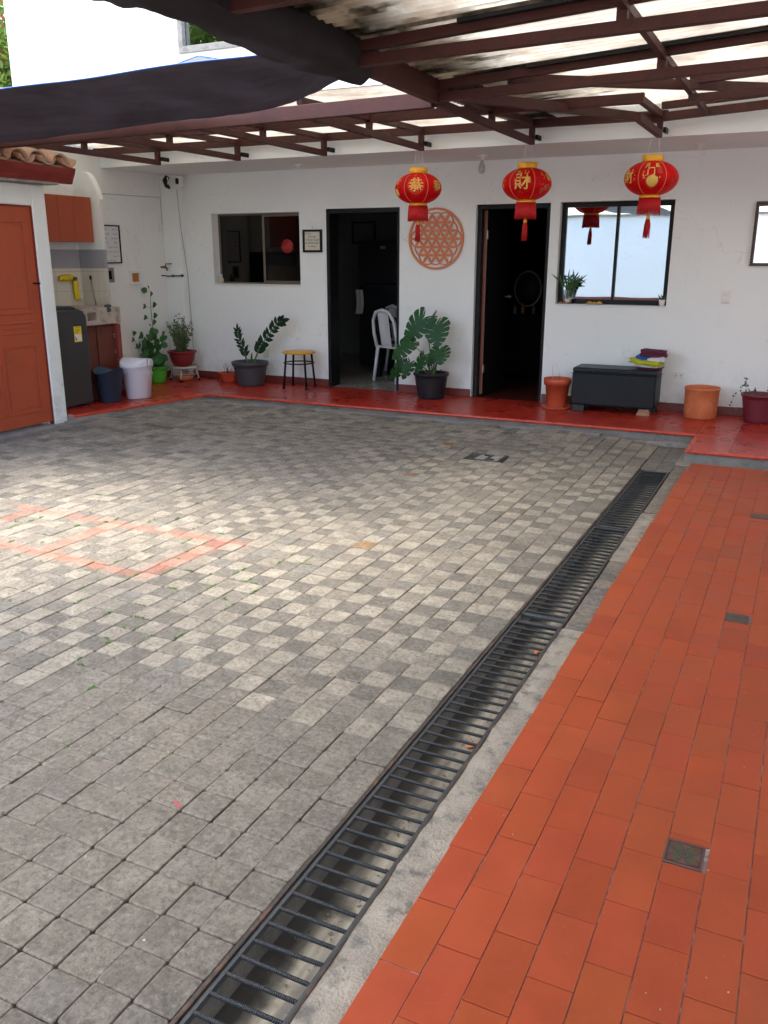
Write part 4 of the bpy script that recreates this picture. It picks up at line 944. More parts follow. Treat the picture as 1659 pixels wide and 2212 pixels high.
# things on the far left wall
def wallbox(name, label, cat, y0, y1, z0, z1, fr, inner, depth=.02, w=.014):
    t = thing(name, label, cat, (-7.47, (y0 + y1) / 2, z0)); b = MB(); x0, x1 = -7.469, -7.469 + depth
    b.box(x0, x1, y0, y1, z0, z0 + w); b.box(x0, x1, y0, y1, z1 - w, z1); b.box(x0, x1, y0, y0 + w, z0 + w, z1 - w); b.box(x0, x1, y1 - w, y1, z0 + w, z1 - w); b.build('frame', fr, t, bevel=.002)
    MB().box(x0, x0 + depth * .4, y0 + w, y1 - w, z0 + w, z1 - w).build('panel', inner, t); return t
fr_ = wallbox('framed_writing', 'black framed sheet of handwriting on the left wall beside the wing wall', 'picture', 7.92, 8.268, 1.535, 1.965, 'black', 'paperwhite')
def scribble(fn, rows, w, h, seed, name, parent, r=.0016):
    rr = random.Random(seed); b = MB()
    for k in range(rows):
        z = 1 - (k + .7) / rows; x = .04 + rr.uniform(0, .25)
        while x < .9:
            L = rr.uniform(.08, .25)
            if rr.random() < .75:
                pts = [fn(x + L * i / 8, z + rr.uniform(-.018, .018) * 1.0) for i in range(9)]; b.tube(pts, r, 4)
            x += L + .05
    b.build(name, 'ink', parent, fixn=False)
scribble(lambda u, v: (-7.4602, 7.94 + .31 * u, 1.55 + .4 * v), 8, 1, 1, 4, 'handwriting', fr_)
wallbox('wall_niche_box', 'small grey recessed box below the framed handwriting', 'wall box', 7.98, 8.118, 1.32, 1.486, 'cement', 'dark_inner', .015, .035)
nb_ = wallbox('wall_niche_box', 'white framed box holding a golden figure above the leafy potted climber', 'wall box', 8.375, 8.57, 1.287, 1.45, 'white', surf('amber', (.42, .24, .08), .5, .3, 30), .03, .03)
lump(MB(), (-7.452, 8.475, 1.36), .008, .022, .045, 4).build('figure', 'leafdry', nb_)
cm = thing('security_camera', 'white and black security camera in the corner under the porch ceiling', 'camera', (-7.2, 9.0, 2.48))
b = MB(); b.box(-7.20, -7.085, 8.99, 9.058, 2.43, 2.545); b.build('housing', 'white', cm, bevel=.015, seg=3)
b = MB(); lump(b, (-7.135, 8.985, 2.495), .022, .012, .035, 2, amp=0, e=.6); b.build('lens', 'black', cm)
b = MB(); b.tube([(-7.26, 8.96, 2.545), (-7.27, 8.93, 2.50), (-7.25, 8.93, 2.44), (-7.23, 8.96, 2.41)], [.03, .035, .03, .012], 10); b.build('sensor', 'black', cm); MB().tube([(-7.235, 8.93, 2.535), (-7.215, 8.915, 2.49), (-7.235, 8.93, 2.44)], .007, 6).build('rim', 'white', cm)
fc = thing('garden_tap', 'brass tap with lever standing out from the left wall', 'tap', (-7.46, 8.98, 1.48))
b = MB(); b.tube([(-7.469, 8.985, 1.485), (-7.40, 8.985, 1.485), (-7.37, 8.975, 1.47), (-7.36, 8.97, 1.445)], [.012, .016, .013, .01], 10); b.tube([(-7.40, 8.985, 1.49), (-7.395, 8.985, 1.525), (-7.35, 9.05, 1.53)], [.01, .008, .006], 8); b.build('body', 'brass', fc)
fp = thing('wall_pipe', 'short dark pipe with valve crossing the corner pilaster', 'pipe', (-7.4, 9.05, 1.38))
b = MB(); b.tube([(-7.47, 8.98, 1.385), (-7.40, 9.03, 1.375), (-7.33, 9.045, 1.378), (-7.19, 9.045, 1.383)], .008, 8); lump(b, (-7.335, 9.045, 1.38), .02, .014, .014, 1); lump(b, (-7.19, 9.043, 1.383), .018, .016, .016, 1); b.build('pipe', 'grey_plastic', fp)
cb = thing('cable', 'thin grey cable running down beside the corner pilaster', 'cable', (-7.19, 9.15, .2))
MB().tube([(-7.205, 9.055, 2.4), (-7.193, 9.07, 2.0), (-7.188, 9.15, 1.4), (-7.18, 9.16, .8), (-7.17, 9.16, .2)], .004, 6).build('cable', 'paint_grey', cb)
b = MB(); b.tube([(-7.462, 7.9, 2.30), (-7.462, 9.05, 2.32), (-7.462, 9.05, 2.0)], .003, 5); o = b.build('cable', 'paint_grey'); tag(o, 'thin cable running along the top of the left wall towards the camera', 'cable')

# ------------------------------------------------------------------ plants and pots
def potbuild(t, c, r0, r1, h, z0, mat, rim=.012, rimh=.03, ribs=0, n=44, soil=.82, bulge=0):
    z1 = z0 + h
    prof = [(0, z0), (r0 * .94, z0), (r0, z0 + .006)]
    for k in range(1, 8): u = k / 8; prof.append((r0 + (r1 - r0) * u + bulge * math.sin(u * math.pi), z0 + (h - rimh) * u))
    prof += [(r1 - .002, z1 - rimh), (r1 + rim, z1 - rimh + .004), (r1 + rim * 1.2, z1 - .006), (r1 + rim, z1), (r1 - .004, z1 - .001), (r1 - .012, z1 - rimh), (r1 * .9, z0 + h * soil), (0, z0 + h * soil)]
    w = (lambda a, z: 1 + (.012 if (z < z1 - rimh and int(a / (2 * math.pi) * ribs * 2) % 2) else 0)) if ribs else None
    MB().lathe(prof, c, ribs * 2 if ribs else n, wob=w).build('pot', mat, t)
    b = MB(); b.grid(lambda u, v: (c[0] + (r1 - .013) * v * math.cos(2 * math.pi * u), c[1] + (r1 - .013) * v * math.sin(2 * math.pi * u), z0 + h * .86 + .008 * noise.noise(Vector((u * 9, v * 9, 1)))), 24, 6); b.build('soil', 'pot_earth', t, fixn=False)
def leaf(b, base, tip, w, nrm=(0, -1, 0), curl=.15, n=6, sharp=.9):
    base, tip = Vector(base), Vector(tip); d = tip - base; L = d.length; d.normalize(); N = Vector(nrm); s_ = d.cross(N)
    if s_.length < 1e-3: s_ = d.orthogonal()
    s_.normalize(); N = s_.cross(d)
    vs = []; 
    for i in range(n + 1):
        u = i / n; ww = w * .5 * (math.sin(math.pi * min(1, u * .93 + .07)) ** sharp) if 0 < i < n else .0008
        m_ = base + d * L * u - N * curl * L * u * u
        vs += [m_ - s_ * ww + N * ww * .25, m_, m_ + s_ * ww + N * ww * .25]
    fs = []
    for i in range(n): a = i * 3; fs += [(a, a + 1, a + 4, a + 3), (a + 1, a + 2, a + 5, a + 4)]
    b.add(vs, fs, True)
def monstera_leaf(b, base, tip, w, nrm, fingers=6, curl=.25, seed=0):
    rr = random.Random(seed); base, tip = Vector(base), Vector(tip); d = tip - base; L = d.length; d.normalize(); N = Vector(nrm).normalized(); s_ = d.cross(N).normalized(); N = s_.cross(d)
    def P(u, side):      # leaf space: u along midrib from -0.35 (basal lobes) to 1; side in [-1,1]
        x = side * w * .5; y = u * L
        r_ = (x * x / (w * w)) ; return base + d * y + s_ * x - N * (curl * L * max(0, u) ** 2 * .6 + curl * L * r_ * .9) 
    # margin half-width and the "root" on the midrib for each lobe edge
    def margin(t):       # t 0..1 from back of basal lobe to tip
        a = math.pi * (1 - t); uu = .36 - .68 * math.cos(math.pi * (.0 + t)) * (1.0) ; uu = -.32 + 1.32 * t ** 1.05
        KP = [(0, -.10, .05), (.07, -.24, .28), (.15, -.31, .55), (.26, -.22, .86), (.4, .05, 1.0), (.56, .33, .95), (.7, .57, .76), (.83, .78, .5), (.93, .92, .24), (1.0, 1.0, .0)]
        for q in range(len(KP) - 1):
            if KP[q][0] <= t <= KP[q + 1][0]:
                w_ = (t - KP[q][0]) / (KP[q + 1][0] - KP[q][0]); return KP[q][1] + (KP[q + 1][1] - KP[q][1]) * w_, KP[q][2] + (KP[q + 1][2] - KP[q][2]) * w_
        return 1.0, 0.0
    K = fingers
    for side in (-1, 1):
        for i in range(K):
            t0, t1 = i / K, (i + 1) / K; gap = .1 if i < K - 1 else 0; g0 = .08 if i else 0
            m0 = max(0.0, .02 + .8 * t0 ** 1.15); m1 = max(0.0, .02 + .8 * t1 ** 1.15) if i < K - 1 else 1.0
            j = rr.uniform(.93, 1.05); cols = 5; vs = []; ta, tb = t0 + g0 * (t1 - t0), t1 - gap * (t1 - t0)
            for c_ in range(cols + 1):
                s = c_ / cols; op = min(1, max(0, (s - .42) / .25))
                for e in (0, .2, .5, .8, 1):
                    tt_full = t0 + (t1 - t0) * e; tt_gap = ta + (tb - ta) * e; tt = tt_full * (1 - op) + tt_gap * op
                    uu, hw = margin(min(1, tt)); mm = m0 + (m1 - m0) * e
                    reach = hw * j * {0: .95, .2: 1.0, .5: 1.03, .8: 1.0, 1: .95}[e]
                    u_ = mm + (uu - mm) * (s ** .9); sd = reach * (s ** .95)
                    vs.append(P(u_, side * sd))
            fs = []
            for c_ in range(cols):
                a = c_ * 5; fs += [(a + q, a + q + 1, a + q + 6, a + q + 5) for q in range(4)]
            b.add(vs, fs, True)

mo = thing('potted_monstera', 'large split-leaf monstera in a black pot between the two doorways', 'potted plant', (-3.70, 8.88, .1), 'potted plants')
potbuild(mo, (-3.70, 8.88), .145, .185, .285, .1, 'blackplastic', .012, .035)
ML = [((-3.775, 8.80, .965), (-3.99, 8.74, .70), .27, (.25, -1, .35)), ((-3.628, 8.82, .913), (-3.585, 8.74, .677), .31, (.1, -1, .25)), ((-3.901, 8.74, .715), (-4.10, 8.66, .54), .24, (-.1, -1, .5)),
      ((-3.570, 8.80, .645), (-3.532, 8.72, .497), .24, (.2, -1, .3)), ((-3.920, 8.78, .477), (-3.99, 8.74, .30), .15, (.3, -1, .1)), ((-4.01, 8.80, .464), (-4.16, 8.76, .27), .15, (.6, -.8, .1)),
      ((-3.740, 8.74, .565), (-3.831, 8.70, .382), .16, (-.3, -1, .3)), ((-3.654, 8.84, .589), (-3.702, 8.78, .456), .12, (.5, -1, .2)), ((-3.70, 8.93, .98), (-3.84, 8.97, .83), .2, (-.8, -.6, .3))]
for i, (a, t_, w, nn) in enumerate(ML):
    b = MB(); monstera_leaf(b, a, t_, w, nn, 7 if w > .2 else 5, .22, i); lf_ = b.build('leaf', 'leaf_dark', mo, fixn=False)
b = MB()
for i, (a, t_, w, nn) in enumerate(ML):
    a = Vector(a); s0 = Vector((-3.68 + .02 * math.sin(i * 2), 8.88, .34)); m_ = s0.lerp(a, .5) + Vector((.03 * math.sin(i), .03, .05)); b.tube([s0, m_, a], [.008, .006, .004], 6)
b.tube([(-3.69, 8.88, .33), (-3.66, 8.88, .42)], [.016, .012], 8)
b.build('stems', 'stem', mo); 
MB().tube([(-3.6, 8.80, .36), (-3.56, 8.78, .42), (-3.53, 8.76, .44), (-3.545, 8.76, .42)], .003, 6).build('tendril', 'black', mo)

zz = thing('potted_zz_plant', 'dark glossy plant with two arching fronds in a slate grey ribbed pot', 'potted plant', (-6.08, 8.84, .1), 'potted plants')
potbuild(zz, (-6.08, 8.84), .155, .205, .29, .1, 'greyplastic2', .018, .05, ribs=36)
def frond(path, nl, L, w, name, droop=0):
    b = MB(); pts = [Vector(p) for p in path]
    def at(u): f = u * (len(pts) - 1); i = min(int(f), len(pts) - 2); return pts[i].lerp(pts[i + 1], f - i), (pts[i + 1] - pts[i]).normalized()
    for i in range(nl):
        u = .32 + .66 * i / (nl - 1); p, d = at(u); k = 1 - .35 * u if u > .6 else .85
        for sd in (-1, 1):
            side = d.cross(Vector((0, -1, 0))).normalized() * sd; q = p + (d * .75 + side * .8 + Vector((0, -.25 * (i % 2), droop))) .normalized() * L * k; leaf(b, p, q, w * k, (0, -1, .1), .1, 5)
    p, d = at(1); leaf(b, p, p + d * L * .8, w * .8, (0, -1, 0), .1, 5)
    b.build('leaflets', 'leaf_zz', zz, fixn=False); MB().tube(pts, [.012 - .009 * i / (len(pts) - 1) for i in range(len(pts))], 8).build('stem', 'stem', zz)
frond([(-6.03, 8.84, .34), (-6.019, 8.86, .411), (-5.988, 8.88, .498), (-5.92, 8.88, .605), (-5.779, 8.86, .75), (-5.675, 8.85, .864), (-5.596, 8.84, .885)], 12, .135, .064, 'B')
frond([(-6.10, 8.84, .34), (-6.134, 8.84, .415), (-6.151, 8.83, .529), (-6.214, 8.82, .659), (-6.225, 8.82, .753)], 10, .115, .042, 'A')
b = MB(); leaf(b, (-6.055, 8.84, .36), (-6.05, 8.84, .50), .03, (0, -1, 0), .02); b.build('shoot', 'leaf_mid', zz, fixn=False)

pl_ = thing('planter_bowl', 'small orange hexagonal planter with dry sprigs beside the slate pot', 'planter', (-6.49, 8.98, .1), 'potted plants')
b = MB(); b.lathe([(0, .1), (.12, .1), (.13, .112), (.158, .195), (.172, .2), (.172, .215), (.155, .216), (.15, .19), (0, .188)], (-6.49, 8.98), 6, a0=.3, sy=.72); b.sm = [False] * len(b.sm); b.build('pot', 'redorange', pl_, bevel=.006)
b = MB()
for k in range(9):
    x = -6.49 + rnd.uniform(-.09, .1); p = Vector((x, 8.98 + rnd.uniform(-.03, .03), .19)); t_ = p + Vector((rnd.uniform(-.06, .06), rnd.uniform(-.03, .03), rnd.uniform(.05, .15))); b.tube([p, p.lerp(t_, .5) + Vector((.01, 0, 0)), t_], [.004, .003, .0015], 5)
    if k % 2: b.tube([p.lerp(t_, .6), t_ + Vector((.03, 0, .01))], [.0025, .001], 5)
b.build('sprigs', 'twig', pl_)

def stool(t, c, zs, rs, rl, ztop, legr, seatm, legm, ringz, ringr, n=4, a0=.5, thick=.022):
    sm_ = MB().lathe([(0, zs - thick), (rs * .96, zs - thick), (rs, zs - thick * .6), (rs, zs - .004), (rs * .97, zs), (0, zs + .001)], c, 40).build('seat', seatm, t)
    for k in range(n):
        a = a0 + 2 * math.pi * k / n; top = Vector((c[0] + rs * .82 * math.cos(a), c[1] + rs * .82 * math.sin(a), zs - thick)); bot = Vector((c[0] + rl * math.cos(a), c[1] + rl * math.sin(a), ztop))
        l = MB().tube([top, top.lerp(bot, .92)], legr, 10).build('leg', legm, t); MB().tube([top.lerp(bot, .92), bot], legr * 1.25, 10).build('rubber_foot', 'black', l)
    MB().tube([(c[0] + ringr * math.cos(2 * math.pi * k / 32), c[1] + ringr * math.sin(2 * math.pi * k / 32), ringz) for k in range(33)], legr * .6, 8, cap=False).build('ring', legm, t)
sl_ = thing('stool', 'yellow-topped round stool with four black legs left of the first doorway', 'stool', (-5.42, 8.90, .1))
stool(sl_, (-5.42, 8.90), .535, .198, .205, .1, .013, 'yellow', 'black', .40, .178, a0=.95)

gp = thing('potted_climber', 'tall leafy climber in a bright green pot behind the white bin', 'potted plant', (-7.28, 8.52, .1), 'potted plants')
potbuild(gp, (-7.26, 8.52), .095, .125, .2, .1, 'greenplastic', .008, .04)
b = MB(); bs = MB(); r3 = random.Random(11)
main = [(-7.26, 8.55, .28), (-7.30, 8.58, .5), (-7.36, 8.62, .75), (-7.38, 8.63, .95), (-7.385, 8.64, 1.12), (-7.375, 8.64, 1.22)]
bs.tube(main, [.008, .006, .005, .004, .003, .002], 6)
for (z, x, s_) in ((1.235, -7.36, 1), (1.21, -7.42, 1), (1.17, -7.33, .8), (1.04, -7.30, 1), (1.02, -7.47, .9), (.91, -7.30, 1), (.885, -7.46, .8), (.83, -7.32, 1), (.78, -7.37, .9)):
    p = Vector((-7.385, 8.635, z - .02)); q = Vector((x, 8.60, z)); d = (q - p); leaf(b, q - d * .4, q + d.normalized() * .05 * s_, .075 * s_, (.2, -1, .3), .15, 6, .7)
    bs.tube([p, q - d * .3], .0018, 4)
for k in range(62):
    u = r3.random(); p = Vector((-7.29 + r3.gauss(0, .085) + (.05 if u < .4 else -.0), 8.50 + r3.gauss(0, .06), .30 + .42 * u)); d = Vector((r3.gauss(0, 1), r3.gauss(-.5, .6), r3.gauss(.1, .5))).normalized(); L = r3.uniform(.075, .125)
    leaf(b, p, p + d * L, L * .85, (r3.gauss(0, .3), -1, .5), .15, 6, .7)
    if k % 3 == 0: bs.tube([(-7.27, 8.53, .3 + .3 * u), p], .002, 4)
for (pts) in ([(-7.28, 8.52, .4), (-7.42, 8.45, .5), (-7.50 + .06, 8.36, .62), (-7.44, 8.33, .74)], [(-7.27, 8.5, .3), (-7.36, 8.4, .26), (-7.44, 8.3, .36)]):
    bs.tube(pts, .0025, 5)
    for k in range(7):
        i = min(len(pts) - 2, k * (len(pts) - 1) // 7); p = Vector(pts[i]).lerp(Vector(pts[i + 1]), (k % 3) / 3); d = Vector((r3.choice((-1, 1)) * .8, -.3, r3.uniform(-.1, .5))).normalized(); leaf(b, p, p + d * .075, .06, (.2, -1, .3), .15, 6, .7)
b.build('foliage', 'leaf_mid', gp, fixn=False); bs.build('stems', 'stem', gp)
ps = thing('plant_stand', 'low round pale wooden plant stand under the red pot', 'plant stand', (-7.08, 8.83, .1))
b = MB(); b.tube([(-7.08 + .185 * math.cos(2 * math.pi * k / 32), 8.83 + .185 * math.sin(2 * math.pi * k / 32), .272) for k in range(33)], .011, 8, cap=False); b.tube([(-7.08 + .12 * math.cos(2 * math.pi * k / 32), 8.83 + .12 * math.sin(2 * math.pi * k / 32), .272) for k in range(33)], .009, 8, cap=False)
for k in range(3): a = k * math.pi / 3; b.tube([(-7.08 + .185 * math.cos(a), 8.83 + .185 * math.sin(a), .272), (-7.08 - .185 * math.cos(a), 8.83 - .185 * math.sin(a), .272)], .008, 8)
b.build('top', 'wood', ps)
for k in range(4):
    a = .4 + k * math.pi / 2; l = MB().tube([(-7.08 + .15 * math.cos(a), 8.83 + .15 * math.sin(a), .27), (-7.08 + .18 * math.cos(a), 8.83 + .18 * math.sin(a), .125)], .011, 8).build('leg', 'wood', ps); MB().tube([(-7.08 + .18 * math.cos(a), 8.83 + .18 * math.sin(a), .125), (-7.08 + .185 * math.cos(a), 8.83 + .185 * math.sin(a), .1)], .013, 8).build('rubber_foot', 'black', l)
MB().tube([(-7.08 + .165 * math.cos(2 * math.pi * k / 32), 8.83 + .165 * math.sin(2 * math.pi * k / 32), .19) for k in range(33)], .005, 6, cap=False).build('ring', 'wood', ps)
ds = thing('clay_dish', 'terracotta dish standing on the floor under the plant stand', 'dish', (-7.08, 8.83, .1))
MB().lathe([(0, .1), (.09, .1), (.11, .165), (.115, .165), (.1, .11), (0, .108)], (-7.08, 8.83), 32).build('dish', 'clay', ds)
rp = thing('potted_shrub', 'wispy small-leaved shrub in a red pot on the plant stand', 'potted plant', (-7.10, 8.83, .284), 'potted plants')
potbuild(rp, (-7.10, 8.83), .105, .165, .19, .284, 'redplastic', .016, .03, bulge=.012)
b = MB(); bs = MB(); r4 = random.Random(5)
for k in range(70):
    a = r4.uniform(0, 6.28); rr_ = r4.uniform(.02, .17); h = r4.uniform(.16, .50) * (1 - rr_ * 1.6); base = Vector((-7.10 + r4.uniform(-.07, .07), 8.83 + r4.uniform(-.07, .07), .45)); top = Vector((-7.11 + rr_ * 1.05 * math.cos(a), 8.83 + rr_ * math.sin(a), .46 + h))
    mid = base.lerp(top, .5) + Vector((0, 0, .04)); bs.tube([base, mid, top], [.002, .0015, .0008], 4)
    for j in range(19):
        u = r4.uniform(.25, 1.0); p = base.lerp(top, u); d = Vector((r4.gauss(0, 1), r4.gauss(0, 1), r4.gauss(.1, .6))).normalized(); leaf(b, p, p + d * r4.uniform(.018, .034), .014, (0, -1, .4), .1, 3)
b.build('foliage', 'leaf_pale', rp, fixn=False); bs.build('stems', 'stem', rp)

op = thing('flower_pot', 'orange plastic pot on a saucer with incense sticks left of the black ottoman', 'pot', (-2.27, 8.86, .1), 'potted plants')
MB().lathe([(0, .1), (.145, .1), (.155, .118), (.15, .12), (.12, .108), (0, .108)], (-2.27, 8.86), 40).build('saucer', 'orangeplastic', op)
c = (-2.27, 8.86); MB().lathe([(0, .11), (.098, .11), (.1, .115), (.123, .34), (.137, .34), (.143, .408), (.137, .41), (.128, .40), (.12, .34), (0, .34)], c, 44).build('pot', 'orangeplastic', op)
MB().grid(lambda u, v: (c[0] + .12 * v * math.cos(6.283 * u), c[1] + .12 * v * math.sin(6.283 * u), .345), 20, 3).build('soil', 'pot_earth', op, fixn=False)
MB().tube([(-2.33, 8.88, .34), (-2.335, 8.88, .535)], .0025, 6).build('incense_stick', 'wood', op); MB().tube([(-2.26, 8.86, .34), (-2.255, 8.86, .44)], [.004, .003], 6).build('incense_stick', 'twig', op)
cp = thing('clay_pot', 'plain cylindrical terracotta pot to the right of the ottoman', 'pot', (-.85, 8.92, .1), 'potted plants')
MB().lathe([(0, .1), (.145, .1), (.153, .11), (.157, .25), (.16, .37), (.165, .374), (.168, .39), (.163, .4), (.153, .398), (.147, .37), (.14, .2), (0, .19)], (-.85, 8.92), 44).build('pot', 'clay', cp)
mp_ = thing('potted_sprig', 'maroon ribbed pot with a sparse sprig of tiny leaves at the right edge', 'potted plant', (-.33, 8.90, .1), 'potted plants')
potbuild(mp_, (-.33, 8.90), .115, .155, .27, .1, 'maroonplastic', .012, .025)
b = MB(); bs = MB()
for (x, dx, h) in ((-.40, -.10, .14), (-.42, -.17, .06), (-.36, -.03, .1), (-.45, -.02, .19), (-.3, .1, .12)):
    p0 = Vector((x, 8.9, .33)); p1 = p0 + Vector((dx * .6, -.02, h)); p2 = p0 + Vector((dx, -.03, h * .6 - (.12 if dx < -.12 else 0))); bs.tube([p0, p1, p2], [.0018, .0014, .001], 4)
    for j in range(8):
        u = j / 7; p = p1.lerp(p2, u) if j % 2 else p0.lerp(p1, u); d = Vector((rnd.gauss(0, 1), -.4, rnd.gauss(0, .8))).normalized(); leaf(b, p, p + d * .025, .014, (0, -1, .2), .1, 3)
b.build('foliage', 'leaf_zz', mp_, fixn=False); bs.build('stems', 'stem', mp_)

# ottoman and clothes
ot = thing('ottoman', 'long black leatherette ottoman bench against the white wall', 'ottoman', (-1.67, 8.88, .1))
MB().box(-2.095, -1.265, 8.74, 9.10, .165, .50).build('body', 'leather', ot, bevel=.022, seg=4)
MB().box(-2.094, -1.266, 8.741, 9.099, .49, .545).build('cushion', 'leather', ot, bevel=.02, seg=4)
b = MB(); b.tube([(-2.1, 8.735, .486), (-1.262, 8.735, .486), (-1.26, 9.1, .486)], .004, 6); b.build('piping', 'leather', ot)
for x, y in ((-2.02, 8.79), (-2.02, 9.06), (-1.34, 9.06)): MB().box(x - .06, x + .06, y - .03, y + .03, .1, .168).build('leg', 'ottoman_foot', ot, bevel=.004)
wdg = MB().box(-1.43, -1.31, 8.76, 8.86, .1, .128); wdg.box(-1.42, -1.315, 8.77, 8.85, .129, .16); o = wdg.build('wood_wedge', surf('raw_wood', (.35, .2, .12), .8, .3), None, bevel=.003); tag(o, 'broken wooden block propping the right corner of the ottoman', 'block')
def cloth(name, label, c, sx, sy, sz, mat, seed, rot=0, amp=.3, e=.35, layers=1):
    b = MB()
    for k in range(layers): lump(b, (0, 0, (k - (layers - 1) / 2) * sz * 2 / layers), sx * (1 - .03 * (k % 2)), sy, sz / layers * 1.02, seed + k, 40, 14, e, amp, 2.2)
    m_ = Matrix.Translation(c) @ Matrix.Rotation(rot, 4, 'Y'); b.v = [tuple(m_ @ Vector(v)) for v in b.v]; o = b.build(name, mat); tag(o, label, 'clothing', 'folded clothes on the ottoman'); return o
cloth('folded_garment', 'dark maroon folded garment at the bottom of the clothes pile', (-1.365, 8.95, .556), .12, .1, .012, 'purple', 1)
cloth('folded_garment', 'white folded garment low in the clothes pile', (-1.38, 8.95, .58), .125, .1, .017, 'whitecloth', 12, 0)
cloth('folded_garment', 'lime yellow crumpled garment spilling over the left of the clothes pile', (-1.40, 8.93, .612), .155, .11, .026, 'limecloth', 23, .12, .45, .6)
cloth('folded_garment', 'white and grey garment tucked at the right of the clothes pile', (-1.30, 8.96, .640), .085, .1, .026, 'whitecloth', 41, -.1)
cloth('folded_garment', 'bright blue garment peeping out at the left of the clothes pile', (-1.435, 8.95, .655), .065, .09, .022, 'bluecloth', 52, .1, .5, .7)
cloth('folded_garment', 'purple folded towel on top of the clothes pile', (-1.345, 8.96, .697), .125, .09, .034, 'purple', 60, .05, .12, .3, 2)

# window sill items
vs_ = thing('bamboo_in_jar', 'lucky bamboo stalks in a water-filled glass jar on the window ledge', 'houseplant', (-2.31, 9.2, 1.143))
MB().lathe([(0, .0), (.05, .0), (.052, .01), (.052, .14), (.05, .14), (.048, .012), (0, .01)], (-2.3, 9.195), 24, z0=1.144).build('jar', 'glass', vs_)
MB().lathe([(0, 0), (.046, 0), (.046, .035), (0, .037)], (-2.3, 9.195), 20, z0=1.156).build('pebbles', 'leafdry', vs_)
b = MB(); bs = MB(); r5 = random.Random(9)
for k in range(9):
    a = r5.uniform(-.03, .03); p0 = Vector((-2.3 + a, 9.195 + r5.uniform(-.02, .02), 1.17)); p1 = p0 + Vector((a * 2.0 + r5.uniform(-.04, .09), r5.uniform(-.03, 0), r5.uniform(.15, .29))); bs.tube([p0, p0.lerp(p1, .5), p1], [.006, .005, .004], 6)
    for j in range(4):
        d = Vector((r5.uniform(-.6, 1), r5.uniform(-.5, .1), r5.uniform(-.1, .9))).normalized(); L = r5.uniform(.06, .12); leaf(b, p0.lerp(p1, r5.uniform(.5, 1)), p0.lerp(p1, r5.uniform(.7, 1)) + d * L, .014, (0, -1, .3), .3)
b.build('leaves', 'leaf_bamboo', vs_, fixn=False); bs.build('stalks', 'stem', vs_)
o = lump(MB(), (-2.37, 9.19, 1.153), .02, .02, .01, 5).build('pebble', 'leafdry'); tag(o, 'small brown pebble on the window ledge left of the bamboo jar', 'pebble')
dl = thing('dried_seed_pods', 'curled golden dried pods lying on the window ledge', 'ornament', (-2.03, 9.18, 1.143))
b = MB()
for (x, s_) in ((-2.07, 1), (-2.02, .8), (-1.97, 1)): 
    def fn(u, v, x=x, s_=s_): a = u * 3.0; return (x + (.035 - .07 * v) * s_, 9.175 + .018 * math.cos(a), 1.146 + .03 * math.sin(a) * s_ * math.sin(math.pi * (.15 + v * .8)))
    b.grid(fn, 8, 8)
b.build('pods', surf('gold_leaf_pod', (.45, .26, .05), .5, .3, 30), dl, thick=.003, fixn=False)
sp2 = thing('small_potted_plant', 'tiny spiky plant in a white pot at the right end of the window ledge', 'houseplant', (-1.345, 9.19, 1.143))
MB().lathe([(0, 0), (.024, 0), (.033, .06), (.03, .06), (.027, .05), (0, .05)], (-1.345, 9.19), 20, z0=1.144).build('pot', 'porcelain', sp2)
b = MB()
for k in range(9): a = k * .7; leaf(b, (-1.345, 9.19, 1.195), (-1.345 + .045 * math.cos(a), 9.19 + .03 * math.sin(a), 1.23 + .012 * (k % 3)), .01, (0, -1, .3), .15, 4)
b.build('leaves', 'leaf_bamboo', sp2, fixn=False)
ow = thing('figurine', 'small pale plush owl figurine in the left corner of the kitchen window', 'figurine', (-6.70, 9.2, 1.29))
b = lump(MB(), (-6.71, 9.2, 1.33), .036, .03, .042, 3, amp=.1, e=.9); b.build('body', surf('cream_plush', (.5, .42, .34), .9, .2), ow); lump(MB(), (-6.715, 9.195, 1.385), .028, .025, .024, 6, amp=.1, e=.9).build('head', surf('cream_plush2', (.55, .48, .42), .9, .2), ow)

# wall hung things
sg = thing('framed_sign', 'small black framed letter board with a Spanish saying left of the first doorway', 'sign', (-5.35, 9.15, 1.66))
b = frame(-5.476, -5.22, 1.664, 1.918, 9.14, 9.168, .024); b.build('frame', 'black', sg, bevel=.003)
MB().box(-5.455, -5.24, 9.155, 9.165, 1.68, 1.90).build('board', 'paper', sg)
b = MB()
for (t_, x, z) in (('EL TAO', -5.415, 1.872), ('ESTA EN', -5.352, 1.837), ('TODO, SOLO', -5.348, 1.802), ('ES APRENDER', -5.355, 1.766), ('A VERLO', -5.352, 1.730)):
    q = wtext(t_, .029, (x, 9.155, z), (1, 0, 0), (0, 0, 1), .0015); b.add(q.v, q.f)
b.build('lettering', 'ink', sg, fixn=False); MB().tube([(-5.348, 9.168, 1.945), (-5.348, 9.155, 1.935)], .004, 6).build('nail', 'chrome', sg)
md = thing('wall_medallion', 'round copper-coloured flower pattern disc on the wall between the doorways', 'wall ornament', (-3.79, 9.16, 1.80))
cx_, cz_, Rr = -3.787, 1.803, .325
def ringb(b, cx0, cz0, r0, r1, y0, y1, n=72):
    vs = []
    for (r, y) in ((r0, y0), (r1, y0), (r1, y1), (r0, y1)): vs += [(cx0 + r * math.cos(2 * math.pi * k / n), y, cz0 + r * math.sin(2 * math.pi * k / n)) for k in range(n)]
    b.add(vs, [(i * n + k, i * n + (k + 1) % n, ((i + 1) % 4) * n + (k + 1) % n, ((i + 1) % 4) * n + k) for i in range(4) for k in range(n)])
b = MB(); ringb(b, cx_, cz_, Rr - .022, Rr, 9.146, 9.162); b.build('rim', 'medal', md)
